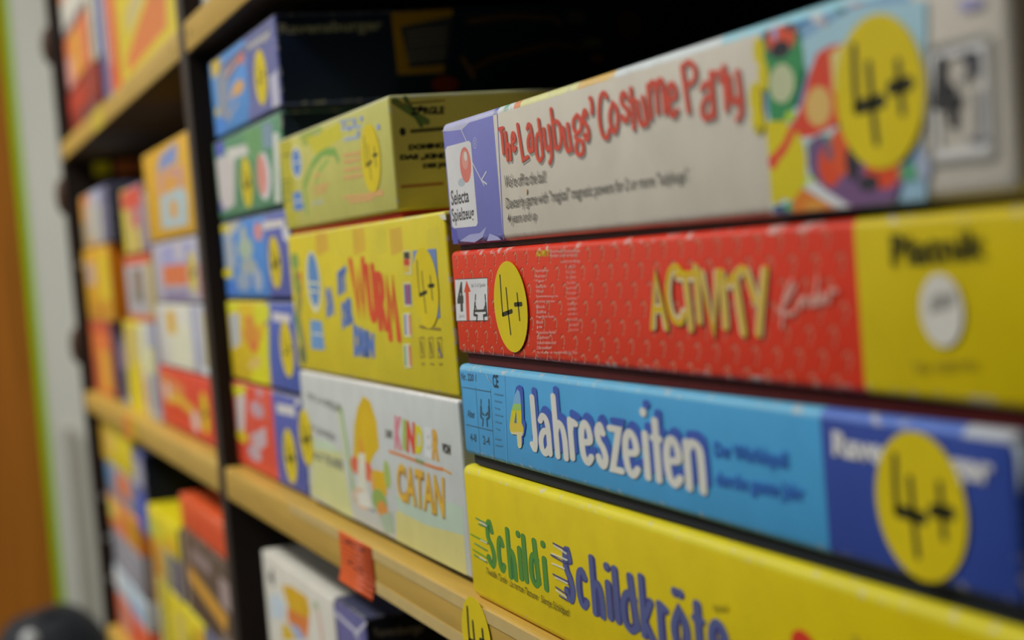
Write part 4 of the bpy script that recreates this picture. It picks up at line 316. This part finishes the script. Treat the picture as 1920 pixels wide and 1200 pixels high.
# ---------------------------------------------------------------- the shelves
YF = .187
wood = mat('#a4863c', rough=.42, name='light_beech', scale=14, mott=.09, stretch=(1, 9, 9), gain=1.6)
woodl = mat('#b09a62', rough=.35, name='clear_label_strip', gain=1.6)
dark = mat('#2a211d', rough=.5, name='dark_brown_panel', scale=12, mott=.2, gain=1.2)
under = mat('#2c2218', rough=.7, name='shaded_board_underside')  # shade below the boards put into the colour of their undersides
unit = empty('shelving_unit', (-.7, .37, 0), 'tall dark brown shelving unit with pale beech shelf boards, two bays holding board games', 'shelves')
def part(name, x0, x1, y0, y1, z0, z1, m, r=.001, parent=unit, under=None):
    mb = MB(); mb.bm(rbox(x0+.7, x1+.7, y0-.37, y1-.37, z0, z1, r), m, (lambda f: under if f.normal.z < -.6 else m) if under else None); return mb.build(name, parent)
YB = .56
POSTS = [(-1.965, -1.941), (-1.0765, -1.0525), (.10, .124)]
posts = [part('side_panel', a, b, YF, YB+.01, 0, 2.3, dark) for a, b in POSTS]
part('back_panel', -1.965, .124, YB+.01, YB+.018, 0, 2.3, mat('#1d1815', rough=.8, name='dark_back_panel'), 0)
H0 = [1.25+z for z in (-1.19, -.7255, -.437, -.1535, .1435, .4405, .7375)]
boards = {}
for bi, (a, b) in enumerate(((-1.941, -1.0765), (-1.0525, .10))):
    for k, z in enumerate(H0):
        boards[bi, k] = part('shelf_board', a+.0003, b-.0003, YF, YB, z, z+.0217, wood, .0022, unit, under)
# knobs of the outer side panel
for z in (.285, .104, -.077):
    kb = MB(); bm = bmesh.new(); bmesh.ops.create_uvsphere(bm, u_segments=16, v_segments=10, radius=.5)
    for v in bm.verts: v.co = (v.co.x*.022+(-1.968+.7), v.co.y*.018+.187-.37, v.co.z*.045+CZ+z)
    kb.bm(bm, mat('#4a3426', rough=.5, name='brown_plastic')); kb.build('hinge_knob', posts[0])
for z in (.02, -.26, -.31, -.36):
    kb = MB(); bm = bmesh.new(); bmesh.ops.create_uvsphere(bm, u_segments=12, v_segments=8, radius=.5)
    for v in bm.verts: v.co = (v.co.x*.004+(-1.941+.7), v.co.y*.008+.197-.37, v.co.z*.008+CZ+z)
    kb.bm(bm, mat('#8a8a88', rough=.3, name='brushed_metal')); kb.build('shelf_pin', posts[0])
# yellow sticker and brown batten high on the inner face of the outer panel
simple = part('label', -1.941, -1.9395, .222, .242, 1.25+.125, 1.25+.141, mat('#e4d020', rough=.5, name='yellow_label'), 0, posts[0]); simple.location = (0, 0, 0)
part('batten', -1.941, -1.93, .248, .30, 1.25+.125, 1.25+.141, mat('#b06a3c', rough=.6, name='brown_batten'), .001, posts[0])
# clear strip along the front of the right bay's middle board, tags and sticker on it
B2 = boards[1, 3]; BZ = H0[3]
def fp(name, x0, x1, z0, z1, m, parent, t=.0004, y=YF):
    return part(name, x0, x1, y-t, y-.00005, z0, z1, m, 0, parent)
fp('label_strip', -.86, -.30, BZ+.0165, BZ+.0212, woodl, B2)
fp('label_strip', -.72, -.40, BZ+.0006, BZ+.006, woodl, B2)
def bent_tag(name, x0, x1, z1, z0, col, parent, curl, label):
    mb = MB(); m = mat(col, rough=.35, name='orange_paper', gain=1.9); ink = mat('#7a2c1c', rough=.5)
    P = []
    n = 10
    for i in range(n+1):
        t = i/n; z = z1+(z0-z1)*t; yy = YF-.0008-(curl*max(0, t-.6)**1.6*4)
        P.append((yy, z))
    for (ya, za), (yb, zb) in zip(P, P[1:]): mb.face([(x0+.7, ya-.37, za), (x0+.7, yb-.37, zb), (x1+.7+(z1-zb)*.04, yb-.37, zb), (x1+.7+(z1-za)*.04, ya-.37, za)], m, True)
    A = Art(mb, lambda u, v, k: (x0+.7+u/1000, YF-.0009-.37, z1+v/1000), )
    A.ribbon([(8, -4), (20, -3), (30, -4.2), (46, -3.2)], 1.2, ink); A.ribbon([(12, -14), (20, -12.5), (26, -15), (36, -13)], 1.0, ink); A.ribbon([(30, -8), (36, -17), (42, -11)], .9, ink)
    o = mb.build(name, parent); o['label'] = label; sol = o.modifiers.new('s', 'SOLIDIFY'); sol.thickness = .0004; return o
bent_tag('price_tag', -.750, -.692, BZ+.0215, BZ-.003, '#bb4a20', B2, .0022, 'orange paper tag')
ms = make_sticker(B2, -.553+.7, YF-.0006-.37, 1.25-.1458, 16.2, 0)
B1 = boards[0, 3]
fp('price_tag', -1.575, -1.535, BZ-.002, BZ+.0205, mat('#c8602c', rough=.4, name='orange_paper_far'), B1)['label'] = 'orange paper tag'
fp('price_tag', -1.535, -1.49, BZ+.001, BZ+.0205, mat('#a88c18', rough=.4, name='yellow_paper_far'), B1)['label'] = 'yellow paper tag'
fp('price_tag', -1.60, -1.515, H0[4]+.001, H0[4]+.021, mat('#a8962c', rough=.4), boards[0, 4])['label'] = 'yellow paper tag'
sm_ = mat('#7a6430', rough=.5)
for a, b, k in ((-1.035, -1.030, (1, 4)), (-1.10, -1.105, (0, 4))):
    fp('screw_cover', min(a, b), max(a, b), H0[4]+.009, H0[4]+.014, sm_, boards[k])

# ---------------------------------------------------------------- right bay, boxes with artwork
LAB = {
 'lady': ('white game box with purple end and curly red title, top of the nearest stack', 'near stack of game boxes'),
 'activity': ('red and yellow game box with question mark pattern, under the white ladybug game', 'near stack of game boxes'),
 'season': ('light blue game box with dark blue end and white title, above the lowest yellow box', 'near stack of game boxes'),
 'turtle': ('bright yellow game box with green and blue title, bottom of the nearest stack', 'near stack of game boxes'),
 'green': ('pale yellow-green game box with blue logos, on top of the yellow worm game', 'middle stack of game boxes'),
 'wurm': ('golden yellow game box with dripping red title and small flags', 'middle stack of game boxes'),
 'catan': ('pale grey game box with an orange sun and rainbow letters, on the board', 'middle stack of game boxes'),
 'navy': ('blue game box with long dark side, topmost of the stack beside the dark post', 'far stack of game boxes in the right bay'),
 'green2': ('green game box with a pink oval picture, second from top beside the dark post', 'far stack of game boxes in the right bay'),
 'blue3': ('bright blue game box under the green one, beside the dark post', 'far stack of game boxes in the right bay'),
 'yel4': ('yellow-orange game box with a dark blue end, above the red one beside the post', 'far stack of game boxes in the right bay'),
 'red5': ('red game box with a dark blue end, lowest of the stack beside the dark post', 'far stack of game boxes in the right bay'),
 'low1': ('white game box standing on the lower shelf with orange and yellow picture', 'games standing on the lower right shelf'),
 'low2': ('dark blue game box standing just right of the white one on the lower shelf', 'games standing on the lower right shelf'),
}
for k, d in ART.items(): make_box('game_box', d, LAB[k][0], 'game box', LAB[k][1])

# ---------------------------------------------------------------- left bay and other far boxes: x0,x1,z0,z1,depth, zones, art (fractions of the face)
MID = -.1315; UP = .1655; LOW = -.4150
def sx(x): return -1.0765+(x+1.0765)*.93 if x < -1.42 else x
def far(x0, x1, z0, z1, D, zones, art, label, group, topz=None, side=None, stickers=(), y=.2, gap=2.0, tray='#4a4038'):
    x0, x1 = sx(x0), sx(x1); W = (x1-x0)*1000; H = (z1-z0)*1000; ops = []
    for a in art:
        k, c = a[0], a[1]
        if k == 'P': ops.append(('P', c, [(u*W, v*H) for u, v in a[2]]))
        elif k == 'R': u0, v0, u1, v1 = a[2]; ops.append(('P', c, [(u0*W, v0*H), (u1*W, v0*H), (u1*W, v1*H), (u0*W, v1*H)]))
        elif k == 'E': u, v, ru, rv = a[2]; ops.append(('E', c, (u*W, v*H, ru*W, rv*H)))
        elif k == 'S': ops.append(('S', c, a[2], [(u*W, v*H) for u, v in a[3]]))
        elif k == 'T': u0, v0, u1, v1 = a[3]; ops.append(('T', c, a[2], [(u0*W, v0*H), (u1*W, v0*H), (u1*W, v1*H), (u0*W, v1*H)], .03))
    d = dict(y=y, x=(x0, x1), z=(z0, z1), D=D, f=ops, r=[], st=[(u*W, v*H, 16.0, 0) for u, v in stickers], zones=[(c, x0+(x1-x0)*e) for c, e in zones], gap=gap, tray=tray)
    if topz: d['topz'] = [(topz, 9)]
    if side: d['side'] = side
    return make_box('game_box', d, label, 'game box', group)
G1 = 'right stack on the middle shelf of the left bay'
far(-1.425, -1.15, MID, -.0790, .27, [('#b8381e', 2)], [('P', '#c8703c', [(0, .55), (.5, .45), (.5, .8), (0, .9)]), ('S', '#c49428', 9, [(.12, .5), (.4, .55), (.66, .42)]), ('E', '#b8a498', (.15, .62, .06, .14)), ('E', '#b8a498', (.68, .3, .07, .16)), ('R', '#a02c20', (0, 0, 1, .12))], 'red game box with a golden title, lowest by the post in the left bay', G1, stickers=[(.86, .48)], side='#7a2018')
far(-1.388, -1.142, -.0790, -.0245, .25, [('#a8a8a8', .12), ('#b9b8ac', .72), ('#9c9ca4', 2)], [('R', '#c0bca4', (.3, .1, .68, .7)), ('R', '#c0962c', (.24, .55, .42, .9)), ('R', '#8890a8', (.74, .2, .80, 1)), ('R', '#b0a448', (.94, .1, 1, .9)), ('R', '#b4bac4', (.86, 0, 1, .16))], 'cream game box with a small orange square, on the red box in the left bay', G1, side='#8a8a90')
far(-1.375, -1.136, -.0245, .0265, .25, [('#9a98a4', 2)], [('R', '#8a8cb0', (.2, .62, .82, .92)), ('R', '#c0663c', (.2, .30, .72, .62)), ('R', '#a8a4a8', (.5, .68, .66, .95)), ('R', '#78708c', (.2, .02, .7, .22)), ('R', '#b85040', (.92, .1, 1, .6))], 'grey game box with an orange bar, directly below the tall orange box', G1, stickers=[(.81, .48)], side='#6c6880')
far(-1.382, -1.136, .0265, .103, .25, [('#cf9020', 2)], [('P', '#6c80ac', [(.3, .74), (.72, .76), (.74, .95), (.4, .9)]), ('P', '#b08478', [(.3, .46), (.8, .46), (.8, .72), (.3, .72)]), ('P', '#cf8a40', [(.36, .5), (.68, .42), (.72, .6), (.45, .7)]), ('P', '#94a8ac', [(.3, .14), (.8, .12), (.84, .42), (.76, .5), (.32, .48)]), ('P', '#cf8a30', [(.5, .22), (.64, .22), (.64, .40), (.5, .40)])], 'tall orange game box with a pale blue figure, topmost beside the dark post', G1, side='#a06a18')
G2 = 'left end of the middle shelf in the left bay'
far(-2.0, -1.80, MID, -.047, .25, [('#b8602c', 2)], [('R', '#c08c2c', (.45, .1, .9, .62)), ('R', '#a8442c', (.1, .85, 1, 1)), ('R', '#a85434', (.0, .0, .3, .5))], 'orange game box with a yellow patch, lowest at the left end of the middle shelf', G2, side='#6a5468')
far(-2.0, -1.735, -.047, .037, .25, [('#b8891e', 2)], [('R', '#9c8880', (.1, .5, .42, .8)), ('R', '#b8a022', (.6, .3, .98, .9)), ('R', '#a87420', (.1, .05, .8, .25))], 'golden yellow game box with an orange side, above the lowest orange box', G2, side='#b06410')
far(-1.97, -1.70, .037, .098, .22, [('#a09070', .3), ('#96969c', .75), ('#5c5c74', 2)], [('R', '#c08434', (0, .5, .16, .96)), ('R', '#a0a08c', (.5, .1, .7, .7)), ('R', '#b8602c', (.14, .8, .34, 1)), ('P', '#c08838', [(.2, 0), (.45, 0), (.36, .22)]), ('R', '#8c98c0', (.6, .86, .76, .98))], 'grey and orange patterned game box, topmost at the far left of the middle shelf', G2, side='#3c3c4c')
G3 = 'games standing in the middle of the left bay'
far(-1.72, -1.665, MID, -.062, .2, [('#3c4258', 2)], [('R', '#7c6c80', (.1, .55, .9, .9)), ('R', '#8890a8', (.3, .02, .9, .14))], 'narrow dark blue box standing left of the yellow one on the middle shelf', G3)
far(-1.66, -1.545, MID, -.0425, .2, [('#b8a81c', 2)], [('R', '#b09c58', (.1, .5, .6, .95)), ('R', '#bcaa10', (.1, 0, .95, .42)), ('R', '#a8a060', (.7, .6, 1, .95))], 'tall yellow box standing on the middle shelf of the left bay', G3, side='#b86a2c', gap=0)
far(-1.543, -1.495, MID, -.0425, .2, [('#c2bc98', 2)], [('R', '#c8c4a8', (.1, .55, .8, .95)), ('R', '#b08c94', (.0, .1, .4, .5)), ('R', '#8c3c34', (.3, .0, .6, .4))], 'cream coloured thin box standing right of the yellow one', G3, gap=0)
far(-1.493, -1.432, MID, -.0425, .2, [('#8a8c98', 2)], [('R', '#b8b45c', (.1, .45, .6, .75)), ('R', '#6c7080', (.3, .1, .8, .5))], 'blue-grey thin box standing beside the red game box', G3, gap=0)
far(-1.60, -1.395, -.0425, .020, .2, [('#9a989c', .85), ('#a89858', 2)], [('R', '#b8563a', (0, .86, 1, 1)), ('R', '#6c6a5c', (.28, .3, .68, .8)), ('R', '#7c6858', (.36, .45, .6, .75)), ('R', '#c06a3c', (0, .0, 1, .12))], 'grey game box with red rims lying on the standing yellow and cream boxes', G3, tray='#b84420', topz='#b8482c')
far(-1.585, -1.44, .020, .083, .2, [('#b8a640', .35), ('#8c7480', 2)], [('R', '#b84838', (.05, .68, 1, .96)), ('R', '#c0ac38', (.02, .02, .32, .7)), ('R', '#b8a82c', (.5, 0, .8, .4)), ('R', '#a86860', (.4, .4, .9, .66))], 'red and yellow game box standing on the grey box with red rims', G3, side='#6c6474')
far(-1.437, -1.392, .020, .073, .2, [('#8e8c98', 2)], [('R', '#787c8c', (.2, .1, .8, .9))], 'narrow grey box left of the tall orange box', G3)
G4 = 'games on the upper shelf of the left bay'
far(-1.99, -1.68, UP, .222, .3, [('#7a2418', 2)], [('R', '#9a3020', (0, .5, .6, .9)), ('R', '#5c2c34', (.4, 0, 1, .4))], 'dark red game box lying lowest on the upper shelf', G4)
far(-1.98, -1.735, .222, .282, .28, [('#b8623c', 2)], [('R', '#b8842c', (.3, .1, .7, .9)), ('R', '#c4847c', (0, 0, .3, .6)), ('R', '#c46848', (.7, .2, 1, .9))], 'orange and pink game box lying on the dark red one', G4)
far(-1.985, -1.72, .284, .350, .28, [('#b2b0a4', 2)], [('R', '#78787c', (0, 0, 1, .14)), ('R', '#c07040', (0, .6, .18, 1))], 'white game box uppermost at the far left of the upper shelf', G4)
far(-1.715, -1.64, .222, .36, .2, [('#b4b09a', 2)], [('R', '#2c3464', (.7, 0, 1, .7)), ('R', '#b8b080', (.1, .0, .5, .3)), ('R', '#7a8498', (.4, 0, .6, .3))], 'pale box with a blue edge standing on the dark red box', G4, gap=0)
far(-1.636, -1.578, UP, .35, .2, [('#3c4878', .5), ('#5c6890', 2)], [('R', '#b4a488', (.2, .6, .8, .95)), ('R', '#9aa4b4', (.0, .3, .3, .6))], 'dark blue thin box standing on the upper shelf', G4, gap=0)
far(-1.575, -1.50, UP, .35, .2, [('#c4562c', 2)], [('R', '#b88c6c', (.0, .2, .3, .6)), ('R', '#b8a070', (.0, .7, .5, .95))], 'orange-red thin box standing on the upper shelf', G4, gap=0)
far(-1.495, -1.13, UP, .36, .24, [('#bcaa30', 2)], [('P', '#b86a38', [(.15, .07), (.8, .10), (.86, .32), (.80, .36), (.15, .14)]), ('P', '#a89c6c', [(.2, .22), (.9, .40), (.9, .56), (.2, .32)]), ('R', '#b8602c', (.05, .8, .2, .9)), ('R', '#c8ac30', (.3, .6, .6, .8))], 'large yellow game box with an orange stripe on the upper shelf', G4)
far(-1.115, -1.085, UP, .34, .24, [('#a8aa8c', 2)], [('R', '#8c98a0', (.3, .1, .9, .6))], 'thin pale green box standing against the dark post on the upper shelf', G4, gap=0)
G5 = 'left stack on the lower shelf of the left bay'
far(-1.99, -1.70, LOW, -.372, .28, [('#b4502c', 2)], [('R', '#a87060', (.1, .2, .5, .9)), ('R', '#b84428', (.5, .1, .8, 1))], 'red-orange game box, lowest of the left stack on the lower shelf', G5)
far(-1.985, -1.70, -.372, -.338, .28, [('#9aa8b0', 2)], [('R', '#c4ccc8', (0, .3, .22, .9)), ('R', '#7090b0', (.5, 0, .9, .5))], 'pale blue flat game box on the red-orange one', G5)
far(-1.97, -1.70, -.338, -.292, .28, [('#75757c', 2)], [('R', '#808088', (.2, .2, .8, .8))], 'grey game box in the middle of the left stack on the lower shelf', G5)
far(-1.975, -1.70, -.292, -.252, .28, [('#b87034', 2)], [('R', '#c0a850', (0, .4, .3, .9)), ('R', '#c06040', (.2, 0, .6, .4)), ('R', '#a87818', (.6, .2, 1, .9))], 'orange and yellow flat game box above the grey one', G5)
far(-1.97, -1.70, -.252, -.212, .28, [('#707484', 2)], [('R', '#487498', (.0, .4, .2, .9)), ('R', '#b8683c', (.4, .35, .85, 1))], 'grey-blue game box with an orange patch, below the yellow topmost one', G5)
far(-1.99, -1.70, -.212, -.163, .28, [('#b8a618', 2)], [('R', '#a88424', (0, 0, .2, 1)), ('R', '#b89c48', (.2, .3, .5, .8))], 'yellow game box topmost of the left stack on the lower shelf', G5)
G6 = 'middle of the lower shelf in the left bay'
far(-1.68, -1.585, LOW, -.262, .3, [('#b07c20', 2)], [('R', '#b88c30', (.2, .2, .7, .9)), ('R', '#6c6c78', (.0, .1, .2, .5))], 'brown and gold box standing behind the big yellow one', G6, y=.21)
far(-1.69, -1.61, -.262, -.175, .3, [('#4a5078', 2)], [('R', '#8c8c98', (.1, .6, .9, .9)), ('R', '#2c48a0', (.1, .1, .9, .5))], 'blue game box with a long black side, high on the lower shelf', G6, side='#101420')
far(-1.605, -1.385, -.253, -.222, .2, [('#c0ac14', 2)], [('P', '#a8a83c', [(0, .1), (.4, .2), (.4, .6), (0, .7)]), ('R', '#c8901c', (.6, .1, .9, .5))], 'bright yellow flat game box lying above the tall yellow box on the lower shelf', G6, side='#6a5c10', gap=0)
far(-1.60, -1.385, -.289, -.253, .2, [('#a87824', .4), ('#8c7c50', .6), ('#343c50', 2)], [('R', '#9a9460', (.45, 0, .62, 1)), ('R', '#8a7c74', (.84, 0, .96, 1))], 'dark flat game box with pale stripes, under the bright yellow flat one', G6, gap=0)
far(-1.52, -1.287, LOW, -.289, .2, [('#b8a814', 2)], [('R', '#b0a04c', (.25, .3, .5, .9)), ('R', '#948410', (.58, .1, .78, .85)), ('R', '#508838', (.8, .3, .97, .6)), ('R', '#c09424', (.78, .7, 1, .95))], 'tall bright yellow game box standing on the lower shelf of the left bay', G6, side='#6c7c18', gap=0, topz='#c4b418')
far(-1.58, -1.525, LOW, -.289, .2, [('#a8a048', .4), ('#8c8428', 2)], [('R', '#b8ac30', (.05, 0, .4, .6))], 'narrow olive yellow box standing left of the tall bright yellow one', G6, gap=0)
G7 = 'right stack on the lower shelf of the left bay'
far(-1.282, -1.135, LOW, -.289, .26, [('#50546c', 2)], [('E', '#b84c34', (.5, .62, .2, .2)), ('R', '#686c80', (.1, .8, .9, .95))], 'blue-grey game box with a red dot, under the dark brown one on the lower shelf', G7)
far(-1.36, -1.135, -.289, -.216, .26, [('#4c3c30', 2)], [('P', '#b4842c', [(.1, .42), (.8, .22), (.85, .42), (.1, .60)]), ('R', '#7c6c68', (.2, .7, .6, .86)), ('R', '#8c7c78', (.75, .5, .95, .8)), ('R', '#70645c', (.7, .05, .9, .2)), ('R', '#8c7c70', (0, .05, .06, .95))], 'dark brown game box with a gold title on the lower shelf', G7)
far(-1.352, -1.135, -.216, -.186, .26, [('#c24a22', 2)], [('R', '#b8401c', (.3, .2, .9, .7))], 'flat red-orange game box topmost of the right stack on the lower shelf', G7)
# big yellow box standing out in front on the lower shelf
far(-1.057+.006, -.93, UP, .20, .2, [('#9aa0a0', 2)], [('R', '#b0b4b0', (.1, .2, .6, .8))], 'pale grey flat game box on the upper right shelf, only its corner in view', 'games on the upper right shelf')

# ---------------------------------------------------------------- round black bag on a stool beyond the shelves
bag = empty('bag', (-2.42, .152, .442), 'rounded black bag with a pale grey round badge, bottom left corner beyond the shelves', 'bag')
mb = MB(); bm = bmesh.new(); bmesh.ops.create_uvsphere(bm, u_segments=40, v_segments=26, radius=1)
for v in bm.verts:
    x, y, z = v.co; k = 2.6
    s = (abs(x)**k+abs(y)**k+abs(z)**k)**(-1/k); x, y, z = x*s, y*s, z*s
    wob = 1+.02*math.sin(5*y+3*z)+.015*math.sin(9*z+4*x)
    v.co = (x*.088*wob, y*.098*wob, .165+z*.165*(1+.02*math.sin(6*y)))
mb.bm(bm, mat('#1c1e22', rough=.6, name='black_nylon')); mb.build('body', bag)
mb = MB(); bm = bmesh.new(); bmesh.ops.create_uvsphere(bm, u_segments=20, v_segments=12, radius=1)
for v in bm.verts: v.co = (.070+v.co.x*.012, -.034+v.co.y*.013, .300+v.co.z*.016)
mb.bm(bm, mat('#a2a4a4', rough=.4, name='grey_badge')); mb.build('badge', bag)
mb = MB(); zm = mat('#0e0f12', rough=.4, name='black_zip')
for i in range(24):
    a, b = math.pi*i/24, math.pi*(i+1)/24
    p = lambda t, r, x: (x, r*.096*math.cos(t), .165+r*.160*math.sin(t))
    mb.face([p(a, 1.0, .038), p(b, 1.0, .038), p(b, 1.035, .032), p(a, 1.035, .032)], zm); mb.face([p(a, 1.035, .032), p(b, 1.035, .032), p(b, 1.0, .026), p(a, 1.0, .026)], zm)
mb.build('zip', bag)
st = empty('stool', (-2.42, .16, 0), 'small wooden stool under the black bag, below the picture', 'stool')
sw = mat('#8a6c3c', rough=.5, name='stool_wood')
simple_box('seat', -.15, .15, -.15, .15, .412, .442, sw, st, .006)
for a in (-1, 1):
    for b_ in (-1, 1): simple_box('leg', a*.12-.016, a*.12+.016, b_*.12-.016, b_*.12+.016, 0, .4115, sw, st, .002)
